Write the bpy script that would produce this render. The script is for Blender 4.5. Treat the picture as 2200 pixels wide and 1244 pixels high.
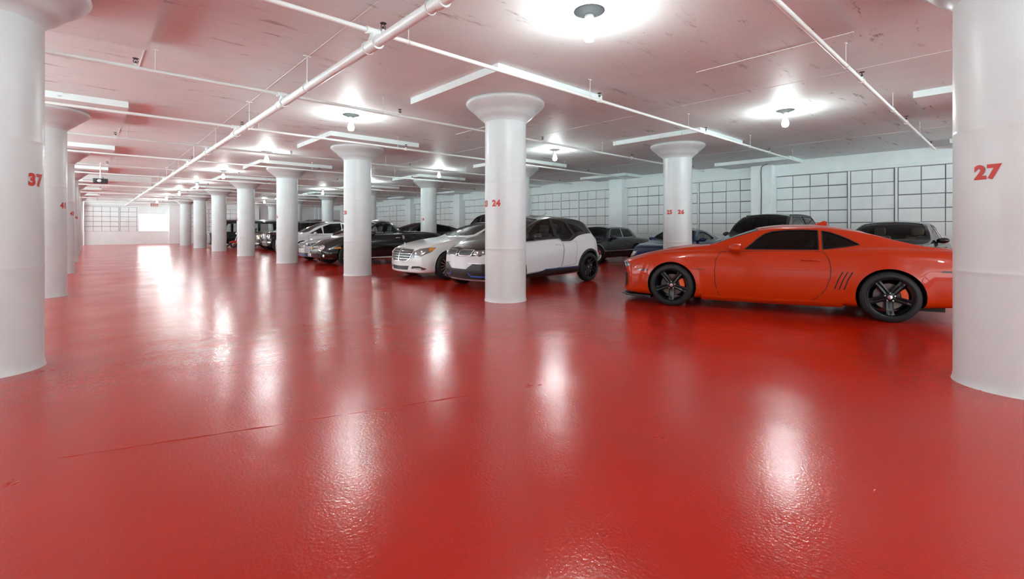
import bpy, bmesh, math, random
from mathutils import Vector, Matrix
from mathutils.bvhtree import BVHTree
from mathutils.geometry import delaunay_2d_cdt

random.seed(7)
for o in list(bpy.data.objects):
    bpy.data.objects.remove(o)
S = bpy.context.scene
COL = S.collection
PI = math.pi

# ------------------------------------------------------------------ camera
EYE = 1.26
YAW = 0.73979
cam_d = bpy.data.cameras.new('camera')
cam = bpy.data.objects.new('camera', cam_d)
COL.objects.link(cam)
cam.location = (0, 0, EYE)
cam.rotation_euler = (PI / 2, 0, -YAW)
cam_d.sensor_width = 36
cam_d.lens = 36 * 995.85 / 2200
cam_d.shift_y = -(622 - 491.9) / 2200
cam_d.clip_start = 0.02
S.camera = cam

# ------------------------------------------------------------------ world, exposure
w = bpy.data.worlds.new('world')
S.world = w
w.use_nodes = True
# soft sky above; the brighter cyan lower half is fill added for the ceiling
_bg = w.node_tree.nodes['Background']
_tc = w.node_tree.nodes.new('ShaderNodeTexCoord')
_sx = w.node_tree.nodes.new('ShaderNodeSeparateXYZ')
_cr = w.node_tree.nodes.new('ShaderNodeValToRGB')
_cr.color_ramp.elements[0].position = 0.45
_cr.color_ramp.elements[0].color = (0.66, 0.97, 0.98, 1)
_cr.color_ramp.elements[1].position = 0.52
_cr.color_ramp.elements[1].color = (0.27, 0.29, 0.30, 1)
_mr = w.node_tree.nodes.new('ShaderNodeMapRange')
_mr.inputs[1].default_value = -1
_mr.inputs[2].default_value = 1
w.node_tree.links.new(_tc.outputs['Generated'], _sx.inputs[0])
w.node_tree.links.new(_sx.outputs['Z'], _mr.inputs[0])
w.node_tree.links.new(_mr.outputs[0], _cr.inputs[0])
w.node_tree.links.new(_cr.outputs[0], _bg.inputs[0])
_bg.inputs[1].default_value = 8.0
S.view_settings.view_transform = 'Standard'
S.view_settings.look = 'None'
S.view_settings.exposure = 1.33
S.view_settings.gamma = 1
S.view_settings.use_curve_mapping = False
LAMP_W = 90          # watts of every ceiling bulb

# ------------------------------------------------------------------ layout constants
P = 6.126                                   # column pitch
CX, CY = 5.459, 6.152                       # column 24
CEIL, PANEL = 3.60, 3.49
WALLX, FARY = 17.96, 49.3
NEARY, LEFTX = -9.2, -7.2

# ------------------------------------------------------------------ materials
def mat(name, col, rough=0.5, metal=0.0, coat=0.0, emit=None, estr=0, spec=None, coat_rough=0.03):
    m = bpy.data.materials.new(name)
    m.use_nodes = True
    b = m.node_tree.nodes['Principled BSDF']
    b.inputs['Base Color'].default_value = (*col, 1)
    b.inputs['Roughness'].default_value = rough
    b.inputs['Metallic'].default_value = metal
    b.inputs['Coat Weight'].default_value = coat
    b.inputs['Coat Roughness'].default_value = coat_rough
    if spec is not None:
        b.inputs['Specular IOR Level'].default_value = spec
    if emit:
        b.inputs['Emission Color'].default_value = (*emit, 1)
        b.inputs['Emission Strength'].default_value = estr
    return m

def nd(m, t, **kw):
    n = m.node_tree.nodes.new(t)
    for k, v in kw.items():
        if k.startswith('i_'):
            n.inputs[k[2:].replace('_', ' ')].default_value = v
        else:
            setattr(n, k, v)
    return n

def lk(m, a, ao, b, bi):
    m.node_tree.links.new(a.outputs[ao], b.inputs[bi])

def bsdf(m):
    return m.node_tree.nodes['Principled BSDF']

def coords(m, scale=(1, 1, 1)):
    g = nd(m, 'ShaderNodeNewGeometry')
    mp = nd(m, 'ShaderNodeMapping')
    mp.inputs['Scale'].default_value = scale
    lk(m, g, 'Position', mp, 'Vector')
    return mp

def noise(m, vec, scale, detail=4, rough=0.5):
    n = nd(m, 'ShaderNodeTexNoise')
    n.inputs['Scale'].default_value = scale
    n.inputs['Detail'].default_value = detail
    n.inputs['Roughness'].default_value = rough
    lk(m, vec, 'Vector', n, 'Vector')
    return n

def ramp(m, src, out, stops):
    r = nd(m, 'ShaderNodeValToRGB')
    e = r.color_ramp.elements
    while len(e) < len(stops):
        e.new(0.5)
    for i, (p, c) in enumerate(stops):
        e[i].position = p
        e[i].color = (c, c, c, 1) if isinstance(c, (int, float)) else (*c, 1)
    lk(m, src, out, r, 'Fac')
    return r

def mixc(m, fac, a, b):
    x = nd(m, 'ShaderNodeMix', data_type='RGBA')
    if isinstance(fac, tuple):
        m.node_tree.links.new(fac[0].outputs[fac[1]], x.inputs[0])
    else:
        x.inputs[0].default_value = fac
    for v, i in ((a, 6), (b, 7)):
        if isinstance(v, tuple) and not isinstance(v[0], (int, float)):
            m.node_tree.links.new(v[0].outputs[v[1]], x.inputs[i])
        else:
            x.inputs[i].default_value = (*v, 1)
    return x

def bump(m, src, out, strength, dist, prev=None):
    b = nd(m, 'ShaderNodeBump')
    b.inputs['Strength'].default_value = strength
    b.inputs['Distance'].default_value = dist
    lk(m, src, out, b, 'Height')
    if prev:
        lk(m, prev, 'Normal', b, 'Normal')
    return b

# red painted floor: glossy epoxy, broad trowel waves, orange peel, scuffs and worn marks
FLOOR = mat('red_floor_paint', (0.60, 0.035, 0.014), 0.2, spec=0.5)
v = coords(FLOOR)
n1 = noise(FLOOR, v, 0.6, 2, 0.45)
c1 = ramp(FLOOR, n1, 'Fac', [(0.2, (0.40, 0.007, 0.0005)), (0.8, (0.48, 0.012, 0.001))])
v2 = coords(FLOOR, (2.2, 0.35, 1))
n2 = noise(FLOOR, v2, 1.0, 3, 0.5)
m2 = ramp(FLOOR, n2, 'Fac', [(0.45, 0.0), (0.8, 0.35)])
c2 = mixc(FLOOR, (m2, 'Color'), (c1, 'Color'), (0.38, 0.02, 0.008))
n3 = noise(FLOOR, v, 2.6, 12, 0.8)
m3 = ramp(FLOOR, n3, 'Fac', [(0.74, 0.0), (0.78, 0.6)])
c3 = mixc(FLOOR, (m3, 'Color'), (c2, 2), (0.16, 0.012, 0.006))
lk(FLOOR, c3, 2, bsdf(FLOOR), 'Base Color')
r1 = ramp(FLOOR, noise(FLOOR, v, 0.9, 3, 0.5), 'Fac', [(0.3, 0.15), (0.7, 0.24)])
lk(FLOOR, r1, 'Color', bsdf(FLOOR), 'Roughness')
nb = noise(FLOOR, v, 60, 2, 0.5)
nb2 = noise(FLOOR, v, 2.2, 2, 0.4)
b1 = bump(FLOOR, nb, 'Fac', 0.33, 0.004)
b2 = bump(FLOOR, nb2, 'Fac', 0.25, 0.02, b1)
lk(FLOOR, b2, 'Normal', bsdf(FLOOR), 'Normal')

# glossy white masonry paint
WHITE = mat('white_column_paint', (0.80, 0.80, 0.81), 0.32)
v = coords(WHITE, (1, 1, 0.6))
nw = noise(WHITE, v, 3.0, 6, 0.6)
cw = ramp(WHITE, nw, 'Fac', [(0.25, (0.55, 0.55, 0.56)), (0.6, (0.60, 0.60, 0.607))])
nm = noise(WHITE, v, 11, 8, 0.8)
mm = ramp(WHITE, nm, 'Fac', [(0.74, 0), (0.79, 0.5)])
cw2 = mixc(WHITE, (mm, 'Color'), (cw, 'Color'), (0.42, 0.40, 0.38))
lk(WHITE, cw2, 2, bsdf(WHITE), 'Base Color')
nwb = noise(WHITE, v, 18, 6, 0.7)
bw = bump(WHITE, nwb, 'Fac', 0.25, 0.008)
lk(WHITE, bw, 'Normal', bsdf(WHITE), 'Normal')

WALLW = mat('white_wall_paint', (0.78, 0.79, 0.80), 0.45)
v = coords(WALLW)
nw = noise(WALLW, v, 2.2, 6, 0.65)
cw = ramp(WALLW, nw, 'Fac', [(0.25, (0.78, 0.79, 0.80)), (0.65, (0.86, 0.865, 0.87))])
lk(WALLW, cw, 'Color', bsdf(WALLW), 'Base Color')
bw = bump(WALLW, noise(WALLW, v, 30, 5, 0.7), 'Fac', 0.3, 0.006)
lk(WALLW, bw, 'Normal', bsdf(WALLW), 'Normal')

# ceiling: matt white with board seams and dark flaking streaks
CEILM = mat('white_ceiling_paint', (0.74, 0.73, 0.72), 0.55)
v = coords(CEILM, (0.55, 2.6, 1))
nz = noise(CEILM, v, 1.7, 12, 0.8)
mz = ramp(CEILM, nz, 'Fac', [(0.57, 0.0), (0.63, 0.85)])
vr = coords(CEILM)
nzb = noise(CEILM, vr, 0.33, 3, 0.5)
mzb = ramp(CEILM, nzb, 'Fac', [(0.42, 0.12), (0.6, 1.0)])
mul = nd(CEILM, 'ShaderNodeMath', operation='MULTIPLY')
lk(CEILM, mz, 'Color', mul, 0)
lk(CEILM, mzb, 'Color', mul, 1)
nz2 = noise(CEILM, vr, 6, 8, 0.75)
mz2 = ramp(CEILM, nz2, 'Fac', [(0.665, 0.0), (0.70, 0.85)])
add = nd(CEILM, 'ShaderNodeMath', operation='MAXIMUM')
lk(CEILM, mul, 0, add, 0)
lk(CEILM, mz2, 'Color', add, 1)
base = ramp(CEILM, noise(CEILM, vr, 1.0, 5, 0.6), 'Fac', [(0.3, (0.74, 0.79, 0.79)), (0.7, (0.82, 0.86, 0.86))])
cz = mixc(CEILM, (add, 0), (base, 'Color'), (0.16, 0.13, 0.115))
lk(CEILM, cz, 2, bsdf(CEILM), 'Base Color')
bz = bump(CEILM, nz2, 'Fac', 0.35, 0.01)
lk(CEILM, bz, 'Normal', bsdf(CEILM), 'Normal')

PIPEW = mat('white_pipe_paint', (0.76, 0.75, 0.74), 0.35)
NUMRED = mat('red_number_paint', (0.50, 0.035, 0.025), 0.5)
DARK = mat('dark_metal', (0.03, 0.03, 0.03), 0.5)
LAMPGREY = mat('lamp_canopy_grey', (0.013, 0.0135, 0.0145), 0.8, spec=0.1)
BULB = mat('glowing_bulb', (1, 1, 1), 0.3, emit=(1, 0.99, 0.97), estr=40)
DAY = mat('daylit_pane', (1, 1, 1), 0.4, emit=(0.95, 1, 0.98), estr=2.2)
GROOVE = mat('window_putty_shadow_grey', (0.16, 0.16, 0.17), 0.8)  # dark backing; its colour stands for shade in the gaps between panes
GREYWALL = mat('grey_wall_paint', (0.52, 0.53, 0.55), 0.5)

RUBBER = mat('tyre_rubber', (0.014, 0.014, 0.015), 0.6, spec=0.3)
BLACKP = mat('black_trim', (0.012, 0.012, 0.013), 0.35)
GAP = mat('panel_gap', (0.01, 0.008, 0.008), 0.8)
UNDER = mat('underbody_black', (0.008, 0.008, 0.008), 0.8)
CHROME = mat('chrome', (0.80, 0.80, 0.80), 0.12, 1.0)
ALLOY = mat('silver_alloy', (0.55, 0.55, 0.57), 0.25, 1.0)
BLKRIM = mat('gloss_black_rim', (0.004, 0.0045, 0.007), 0.3, 0, 0.2, spec=0.2)
STEEL = mat('brake_disc_steel', (0.13, 0.11, 0.10), 0.45, 1.0)
LAMPIN = mat('headlamp_reflector', (0.32, 0.33, 0.35), 0.15, 0.9, 1.0)
LAMPLENS = mat('headlamp_lens', (0.85, 0.88, 0.9), 0.08, 0.5, 1.0)
AMBER = mat('amber_lens', (0.60, 0.22, 0.03), 0.15, 0, 1.0)
MESHB = mat('grille_black', (0.02, 0.018, 0.018), 0.4)
BLUEACC = mat('blue_accent', (0.02, 0.12, 0.50), 0.25, 0, 0.8)

def paint(name, col, metal=0.0, rough=0.35, coat=0.85):
    return mat(name, col, rough, metal, coat, spec=0.12)

def glass(name, tint, fres=1.45):
    m = bpy.data.materials.new(name)
    m.use_nodes = True
    nt = m.node_tree
    nt.nodes.clear()
    o = nt.nodes.new('ShaderNodeOutputMaterial')
    mx = nt.nodes.new('ShaderNodeMixShader')
    tr = nt.nodes.new('ShaderNodeBsdfTransparent')
    gl = nt.nodes.new('ShaderNodeBsdfGlossy')
    fr = nt.nodes.new('ShaderNodeFresnel')
    fr.inputs['IOR'].default_value = fres
    tr.inputs[0].default_value = (*tint, 1)
    gl.inputs['Roughness'].default_value = 0.02
    nt.links.new(fr.outputs[0], mx.inputs[0])
    nt.links.new(tr.outputs[0], mx.inputs[1])
    nt.links.new(gl.outputs[0], mx.inputs[2])
    nt.links.new(mx.outputs[0], o.inputs[0])
    return m
G_DARK = glass('dark_tinted_glass', (0.035, 0.035, 0.04))
G_MID = glass('tinted_glass', (0.30, 0.33, 0.34), 1.5)
G_CLEAR = glass('clear_glass', (0.72, 0.78, 0.77), 1.5)

# ------------------------------------------------------------------ object helpers
def obj(name, verts, faces, m, parent=None, smooth=True, mi=None, loc=None, normals=None):
    me = bpy.data.meshes.new(name)
    me.from_pydata([tuple(v) for v in verts], [], faces)
    mats = m if isinstance(m, (list, tuple)) else [m]
    for x in mats:
        me.materials.append(x)
    if mi:
        me.polygons.foreach_set('material_index', mi)
    me.polygons.foreach_set('use_smooth', [smooth] * len(me.polygons))
    me.update()
    if normals:
        me.normals_split_custom_set_from_vertices([tuple(n) for n in normals])
    o = bpy.data.objects.new(name, me)
    COL.objects.link(o)
    if parent:
        o.parent = parent
    if loc:
        o.location = loc
    return o

def thing(name, label, cat, loc=(0, 0, 0), rz=0, group=None):
    o = bpy.data.objects.new(name, None)
    COL.objects.link(o)
    o.empty_display_size = 0.2
    o.location = loc
    o.rotation_euler = (0, 0, rz)
    o['label'] = label
    o['category'] = cat
    if group:
        o['group'] = group
    return o

def tag(o, label, cat, group=None):
    o['label'] = label
    o['category'] = cat
    if group:
        o['group'] = group
    return o

def struct(o):
    o['kind'] = 'structure'
    return o

class MB:
    """collects simple shapes into one mesh"""
    def __init__(s):
        s.v = []
        s.f = []
        s.mi = []
    def add(s, vs, fs, mi=0):
        k = len(s.v)
        s.v += [Vector(v) for v in vs]
        s.f += [tuple(i + k for i in f) for f in fs]
        s.mi += [mi] * len(fs)
        return s
    def box(s, a, b, mi=0, M=None, bev=0.0):
        (x0, y0, z0), (x1, y1, z1) = a, b
        if bev > 0:
            bm = bmesh.new()
            bmesh.ops.create_cube(bm, size=1)
            for q in bm.verts:
                q.co = Vector(((x0 + x1) / 2 + q.co.x * (x1 - x0), (y0 + y1) / 2 + q.co.y * (y1 - y0), (z0 + z1) / 2 + q.co.z * (z1 - z0)))
            bmesh.ops.bevel(bm, geom=bm.edges[:], offset=bev, segments=3, affect='EDGES', profile=0.5)
            bm.verts.index_update()
            vs = [q.co.copy() for q in bm.verts]
            fs = [[q.index for q in f.verts] for f in bm.faces]
            bm.free()
        else:
            vs = [Vector(p) for p in ((x0, y0, z0), (x1, y0, z0), (x1, y1, z0), (x0, y1, z0), (x0, y0, z1), (x1, y0, z1), (x1, y1, z1), (x0, y1, z1))]
            fs = [(0, 3, 2, 1), (4, 5, 6, 7), (0, 1, 5, 4), (1, 2, 6, 5), (2, 3, 7, 6), (3, 0, 4, 7)]
        if M:
            vs = [M @ q for q in vs]
        return s.add(vs, fs, mi)
    def tube(s, pts, r, n=12, mi=0, cap=True):
        pts = [Vector(p) for p in pts]
        vs = []
        fs = []
        up = None
        for i, p in enumerate(pts):
            if i == 0:
                t = pts[1] - p
            elif i == len(pts) - 1:
                t = p - pts[i - 1]
            else:
                t = (pts[i + 1] - p).normalized() + (p - pts[i - 1]).normalized()
            t.normalize()
            if up is None:
                up = Vector((0, 0, 1)) if abs(t.z) < 0.9 else Vector((1, 0, 0))
            a = t.cross(up)
            a.normalize()
            b = a.cross(t)
            up = b
            rr = r[i] if isinstance(r, (list, tuple)) else r
            for k in range(n):
                w_ = 2 * PI * k / n
                vs.append(p + a * math.cos(w_) * rr + b * math.sin(w_) * rr)
        for i in range(len(pts) - 1):
            for k in range(n):
                q = (k + 1) % n
                fs.append((i * n + k, i * n + q, (i + 1) * n + q, (i + 1) * n + k))
        if cap:
            fs.append(tuple(range(n - 1, -1, -1)))
            fs.append(tuple((len(pts) - 1) * n + k for k in range(n)))
        return s.add(vs, fs, mi)
    def lathe(s, prof, n=48, axis='z', c=(0, 0, 0), mi=0, closed=False):
        vs = []
        fs = []
        c = Vector(c)
        for (r, h) in prof:
            for k in range(n):
                a = 2 * PI * k / n
                p = (r * math.cos(a), r * math.sin(a), h)
                if axis == 'y':
                    p = (r * math.cos(a), h, r * math.sin(a))
                if axis == 'x':
                    p = (h, r * math.cos(a), r * math.sin(a))
                vs.append(c + Vector(p))
        m_ = len(prof)
        for i in range(m_ if closed else m_ - 1):
            j = (i + 1) % m_
            for k in range(n):
                q = (k + 1) % n
                if axis == 'y':
                    fs.append((i * n + k, j * n + k, j * n + q, i * n + q))
                else:
                    fs.append((i * n + k, i * n + q, j * n + q, j * n + k))
        return s.add(vs, fs, mi)
    def sphere(s, c, r, n=16, m=10, mi=0, sc=(1, 1, 1)):
        pr = [(max(1e-4, math.sin(PI * i / m)) * r, -math.cos(PI * i / m) * r) for i in range(m + 1)]
        k = len(s.v)
        s.lathe(pr, n, 'z', (0, 0, 0), mi)
        for q in s.v[k:]:
            q.x = q.x * sc[0] + c[0]
            q.y = q.y * sc[1] + c[1]
            q.z = q.z * sc[2] + c[2]
        return s
    def build(s, name, m, parent=None, smooth=True, loc=None, sharp=35):
        o = obj(name, s.v, s.f, m, parent, smooth, s.mi, loc)
        if smooth and sharp:
            o.data.set_sharp_from_angle(angle=math.radians(sharp))
        return o

def text_mesh(txt, size, bold=0.0, align='CENTER', spacing=1.0):
    cu = bpy.data.curves.new('lettering', 'FONT')
    cu.body = txt
    cu.size = size
    cu.align_x = align
    cu.align_y = 'CENTER'
    cu.offset = bold
    cu.space_character = spacing
    cu.resolution_u = 4
    ob = bpy.data.objects.new('lettering_source', cu)
    COL.objects.link(ob)
    dg = bpy.context.evaluated_depsgraph_get()
    me = bpy.data.meshes.new_from_object(ob.evaluated_get(dg))
    vs = [v.co.copy() for v in me.vertices]
    fs = [tuple(p.vertices) for p in me.polygons]
    bpy.data.objects.remove(ob)
    bpy.data.meshes.remove(me)
    bpy.data.curves.remove(cu)
    return vs, fs

# ================================================================== STRUCTURE
# floor
struct(MB().box((LEFTX, NEARY, -0.1), (WALLX + 0.3, FARY + 0.3, 0)).build('floor', FLOOR, smooth=False))
# raised joint ridge across the aisle and a few paint scabs on the floor
fl = bpy.data.objects['floor']
def gp(px, py):
    r = (px - 1100) / 995.85
    t_ = EYE / ((py - 491.9) / 995.85)
    return Vector(((r * math.cos(YAW) + math.sin(YAW)) * t_, (-r * math.sin(YAW) + math.cos(YAW)) * t_, 0))
A, B = gp(120, 985), gp(1040, 845)
rp = [A.lerp(B, k / 40) + Vector((random.uniform(-1, 1), random.uniform(-1, 1), 0)) * 0.006 for k in range(41)]
MB().tube([p + Vector((0, 0, -0.004)) for p in rp], [random.uniform(0.004, 0.0085) for _ in rp], 10).build('joint_ridge', FLOOR, fl)
for (px, py, n_) in ((30, 1030, 9), (1890, 1068, 2), (1310, 1130, 4), (640, 700, 3), (1150, 830, 5), (1430, 940, 3), (90, 800, 4), (2080, 835, 6)):
    q0 = gp(px, py)
    mb = MB()
    for _ in range(n_):
        a_ = random.uniform(0, PI)
        q1 = q0 + Vector((random.uniform(-0.07, 0.07), random.uniform(-0.07, 0.07), 0))
        l_ = random.uniform(0.01, 0.035)
        mb.tube([q1 + Vector((-math.cos(a_) * l_, -math.sin(a_) * l_, -0.001)), q1 + Vector((0.004, 0.002, 0.0)), q1 + Vector((math.cos(a_) * l_, math.sin(a_) * l_, -0.001))], [0.001, 0.0035, 0.001], 7)
    mb.build('paint_scab', FLOOR, fl)
# ceiling with drop panels above every column
ceil = struct(MB().box((LEFTX, NEARY, CEIL), (WALLX + 0.3, FARY + 0.3, CEIL + 0.15)).build('ceiling', CEILM, smooth=False))
def drop_panel(x, y, x1=None):
    MB().box((x - 1.205, y - 1.2, PANEL), (x1 if x1 else x + 1.205, y + 1.2, CEIL + 0.01)).build('drop_panel', CEILM, ceil, smooth=False)
for i in range(-2, 7):
    for X in (CX - P, CX, CX + P):
        drop_panel(X, CY + P * i)
    drop_panel(CX + 2 * P, CY + P * i, WALLX + 0.1)
# formwork ridges left in the ceiling paint
mb = MB()
for X in (CX - 1.5 * P, CX - 0.5 * P - 0.2, CX + 0.5 * P - 0.2, CX + 1.5 * P - 0.2):
    mb.box((X - 0.004, NEARY, CEIL - 0.004), (X + 0.004, FARY, CEIL + 0.01))
for i in range(-2, 7):
    mb.box((6.69, CY + P * i - P + 1.3, CEIL - 0.008), (6.705, CY + P * i - 2.9, CEIL + 0.01))
    mb.box((0.53, CY + P * i + 1.3, CEIL - 0.006), (0.54, CY + P * i + 2.6, CEIL + 0.01))
mb.build('formwork_ridge', CEILM, ceil, smooth=False)

# ---- painted-over factory windows: one object per bay
def window_bay(n, along, a0, a1, fixed, zs=1.06, zt=3.10, nrm=-1, open_from=None):
    """along='y': wall runs in Y at X=fixed. room side is nrm direction"""
    mb = MB()
    def bx(u0, u1, z0, z1, d0, d1, mi):
        d0, d1 = fixed + nrm * d0, fixed + nrm * d1
        lo, hi = min(d0, d1), max(d0, d1)
        if along == 'y':
            mb.box((lo, u0, z0), (hi, u1, z1), mi)
        else:
            mb.box((u0, lo, z0), (u1, hi, z1), mi)
    tot = a1 - a0
    m0, m1 = a0 + tot * 0.392, a0 + tot * 0.608
    secs = [(a0, m0, 4), (m0, m1, 2), (m1, a1, 4)]
    if open_from:
        secs = secs[:2]
    rows = 5
    ph = (zt - zs) / rows
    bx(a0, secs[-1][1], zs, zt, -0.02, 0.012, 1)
    for s0, s1, k in secs:
        g = 0.045 if s0 > a0 else 0.0
        g1 = 0.045 if s1 < a1 else 0.0
        pw = (s1 - s0 - g - g1) / k
        for i in range(k):
            for j in range(rows):
                u0 = s0 + g + i * pw
                gu = random.uniform(0.009, 0.018)
                gv = random.uniform(0.010, 0.022)
                z0 = zs + j * ph
                bx(u0 + gu, u0 + pw - gu * 0.6, z0 + gv * 0.7, z0 + ph - gv, 0.0, 0.026 + random.uniform(-0.006, 0.006), 0)
    for mm_ in (m0, m1):
        bx(mm_ - 0.028, mm_ + 0.028, zs, zt, 0.0, 0.06, 0)
    o = struct(mb.build('window_%d' % n, [WALLW, GROOVE], smooth=False))
    return o

wn = 1
WX = WALLX
for i in range(-2, 5):
    y0 = CY + P * i + 0.35
    window_bay(wn, 'y', y0, y0 + P - 0.70, WX)
    wn += 1
# right wall: solid wall below / above the windows, pilasters and the edge beam
mb = MB()
mb.box((WX + 0.02, NEARY, 0), (WX + 0.3, FARY + 0.3, CEIL))
mb.box((WX - 0.03, NEARY, 0), (WX + 0.05, FARY, 1.06))
mb.box((WX - 0.06, NEARY, 1.03), (WX + 0.05, CY + 5 * P, 1.065), bev=0.005)
wr = struct(mb.build('wall_right', WALLW, smooth=False))
mb = MB()
mb.box((WX - 0.16, NEARY, 3.17), (WX + 0.05, FARY, CEIL))
mb.box((WX - 0.20, NEARY, 3.10), (WX + 0.05, FARY, 3.17), bev=0.01)
mb.build('edge_beam', WALLW, wr, smooth=False)
for i in range(-2, 8):
    y = CY + P * i
    MB().box((WX - 0.46, y - 0.35, 0), (WX + 0.05, y + 0.35, PANEL), bev=0.012).build('pilaster', WALLW, wr, smooth=False)
# beyond the last window bay the wall is blind, with grey boards
mb = MB()
mb.box((WX - 0.05, CY + 5 * P + 0.4, 1.2), (WX + 0.05, CY + 6 * P - 0.4, 3.05))
mb.box((WX - 0.05, CY + 6 * P + 0.4, 1.2), (WX + 0.05, CY + 7 * P - 0.4, 3.05))
mb.build('grey_board', GREYWALL, wr, smooth=False)
# conduit down the pilaster by column 26
mb = MB()
mb.tube([(WX - 0.9, CY - 0.35, PANEL - 0.02), (WX - 0.6, CY - 0.1, PANEL - 0.03), (WX - 0.50, CY - 0.02, PANEL - 0.08), (WX - 0.475, CY, PANEL - 0.25), (WX - 0.475, CY - 0.02, 2.6), (WX - 0.475, CY, 1.4)], 0.012, 8)
tag(mb.build('conduit', DARK), 'thin dark conduit running down the wall pilaster behind the orange coupe', 'conduit')

# far wall
mb = MB()
mb.box((LEFTX, FARY + 0.02, 0), (3.02, FARY + 0.3, CEIL))
mb.box((3.02, FARY + 0.02, 0), (5.13, FARY + 0.3, 1.08))
mb.box((3.02, FARY + 0.02, 2.52), (5.13, FARY + 0.3, CEIL))
mb.box((5.13, FARY + 0.02, 0), (WX + 0.3, FARY + 0.3, CEIL))
mb.box((LEFTX, FARY - 0.03, 0), (WX, FARY + 0.03, 1.06))
mb.box((LEFTX, FARY - 0.16, 3.17), (WX, FARY + 0.03, CEIL))
wf = struct(mb.build('wall_far', WALLW, smooth=False))
for X in (CX - P, CX, CX + P, CX + 2 * P - 0.1):
    MB().box((X - 0.4, FARY - 0.42, 0), (X + 0.4, FARY + 0.02, PANEL), bev=0.012).build('pilaster', WALLW, wf, smooth=False)
window_bay(wn, 'x', CX - P + 0.4, CX - 0.4, FARY, zt=3.05, open_from=True)
wn += 1
window_bay(wn, 'x', CX - 2 * P + 0.4, CX - P - 0.4, FARY, zt=3.05)
wn += 1
window_bay(wn, 'x', CX + 0.4, CX + P - 0.4, FARY, zt=3.05)
wn += 1
# the one clear window, blown out by daylight
mb = MB()
mb.box((3.06, FARY + 0.03, 1.10), (5.11, FARY + 0.05, 2.50), 0)
mb.box((3.02, FARY - 0.05, 1.06), (5.15, FARY + 0.03, 1.10), 1)
mb.box((3.02, FARY - 0.05, 2.50), (5.15, FARY + 0.03, 2.58), 1)
mb.box((3.0, FARY - 0.08, 1.06), (3.06, FARY + 0.03, 3.05), 1)
mb.box((5.09, FARY - 0.08, 1.06), (5.15, FARY + 0.03, 3.05), 1)
struct(mb.build('window_%d' % wn, [DAY, WALLW], smooth=False))
wn += 1
# roll-up slatted door further right in the far wall
mb = MB()
mb.box((CX + P + 0.5, FARY - 0.02, 0), (CX + 2 * P - 0.5, FARY + 0.03, 3.05), 0)
for k in range(10):
    z = 0.05 + k * 0.3
    mb.box((CX + P + 0.55, FARY - 0.05, z), (CX + 2 * P - 0.55, FARY - 0.01, z + 0.285), 0)
struct(mb.build('door_1', [WALLW], smooth=False))

# left and rear walls: out of frame, window bands added to let fill daylight in
mb = MB()
mb.box((LEFTX - 0.2, NEARY, 0), (LEFTX, FARY + 0.3, 0.9))
mb.box((LEFTX - 0.2, NEARY, 3.2), (LEFTX, FARY + 0.3, CEIL))
for i in range(-2, 8):
    mb.box((LEFTX - 0.2, CY + P * i - 0.35, 0.9), (LEFTX, CY + P * i + 0.35, 3.2))
for i in (-2, -1):      # two unseen bays filled in to block daylight reflected by the orange coupe
    mb.box((LEFTX - 0.2, CY + P * i, 0.9), (LEFTX, CY + P * (i + 1), 3.2))
struct(mb.build('wall_left', WALLW, smooth=False))
mb = MB()
mb.box((LEFTX, NEARY - 0.2, 0), (WX + 0.3, NEARY, 1.1))
mb.box((LEFTX, NEARY - 0.2, 3.3), (WX + 0.3, NEARY, CEIL))
for X in (CX - 2 * P, CX - P, CX, CX + P, CX + 2 * P):
    mb.box((X - 0.35, NEARY - 0.2, 1.1), (X + 0.35, NEARY, 3.3))
struct(mb.build('wall_near', WALLW, smooth=False))

# ================================================================== COLUMNS
R = 0.362
CAPPROF = [(R, 3.12), (R + 0.006, 3.135), (R + 0.07, 3.20), (R + 0.085, 3.205), (R + 0.135, 3.255), (R + 0.15, 3.27),
           (R + 0.16, 3.30), (R + 0.185, 3.335), (R + 0.225, 3.365), (R + 0.28, 3.39), (R + 0.305, 3.405),
           (R + 0.325, 3.425), (R + 0.332, 3.445), (R + 0.33, 3.465), (R + 0.318, 3.482), (R + 0.30, PANEL), (0.1, PANEL)]
CAPPROF[4:13] = [(R + 0.13, 3.245), (R + 0.165, 3.285), (R + 0.20, 3.315), (R + 0.245, 3.35), (R + 0.285, 3.385),
                 (R + 0.31, 3.41), (R + 0.325, 3.43), (R + 0.333, 3.45), (R + 0.332, 3.458)]
SHAFTPROF = [(R + 0.012, 0.0), (R + 0.006, 0.02), (R, 0.06), (R, 0.10), (R, 0.87), (R, 0.905), (R + 0.0025, 0.915), (R + 0.0025, 0.921), (R, 0.93), (R, 0.965), (R, 2.0), (R, 2.035), (R + 0.0025, 2.045), (R + 0.002, 2.052), (R, 2.06), (R, 2.10), (R, 3.08), (R, 3.125)]
shaft_me = None
def column(x, y, label, nums=()):
    global shaft_me
    t = thing('column', label, 'column', (x, y, 0))
    if shaft_me is None:
        a = MB().lathe(SHAFTPROF, 96).build('shaft', WHITE, t, sharp=30)
        b = MB().lathe(CAPPROF, 96).build('capital', WHITE, t, sharp=32)
        shaft_me = (a.data, b.data)
    else:
        for nm, me in zip(('shaft', 'capital'), shaft_me):
            o = bpy.data.objects.new(nm, me)
            COL.objects.link(o)
            o.parent = t
    for txt, az in nums:
        vs, fs = text_mesh(txt, 0.143, 0.0085, spacing=1.12)
        a0 = math.radians(az)
        out = []
        for q in vs:
            an = a0 + q.x / R
            rr = R + 0.0035
            out.append(Vector((rr * math.cos(an), rr * math.sin(an), 1.695 + q.y)))
        o = obj('stall_number', out, fs, NUMRED, t, smooth=False)
    return t

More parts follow.
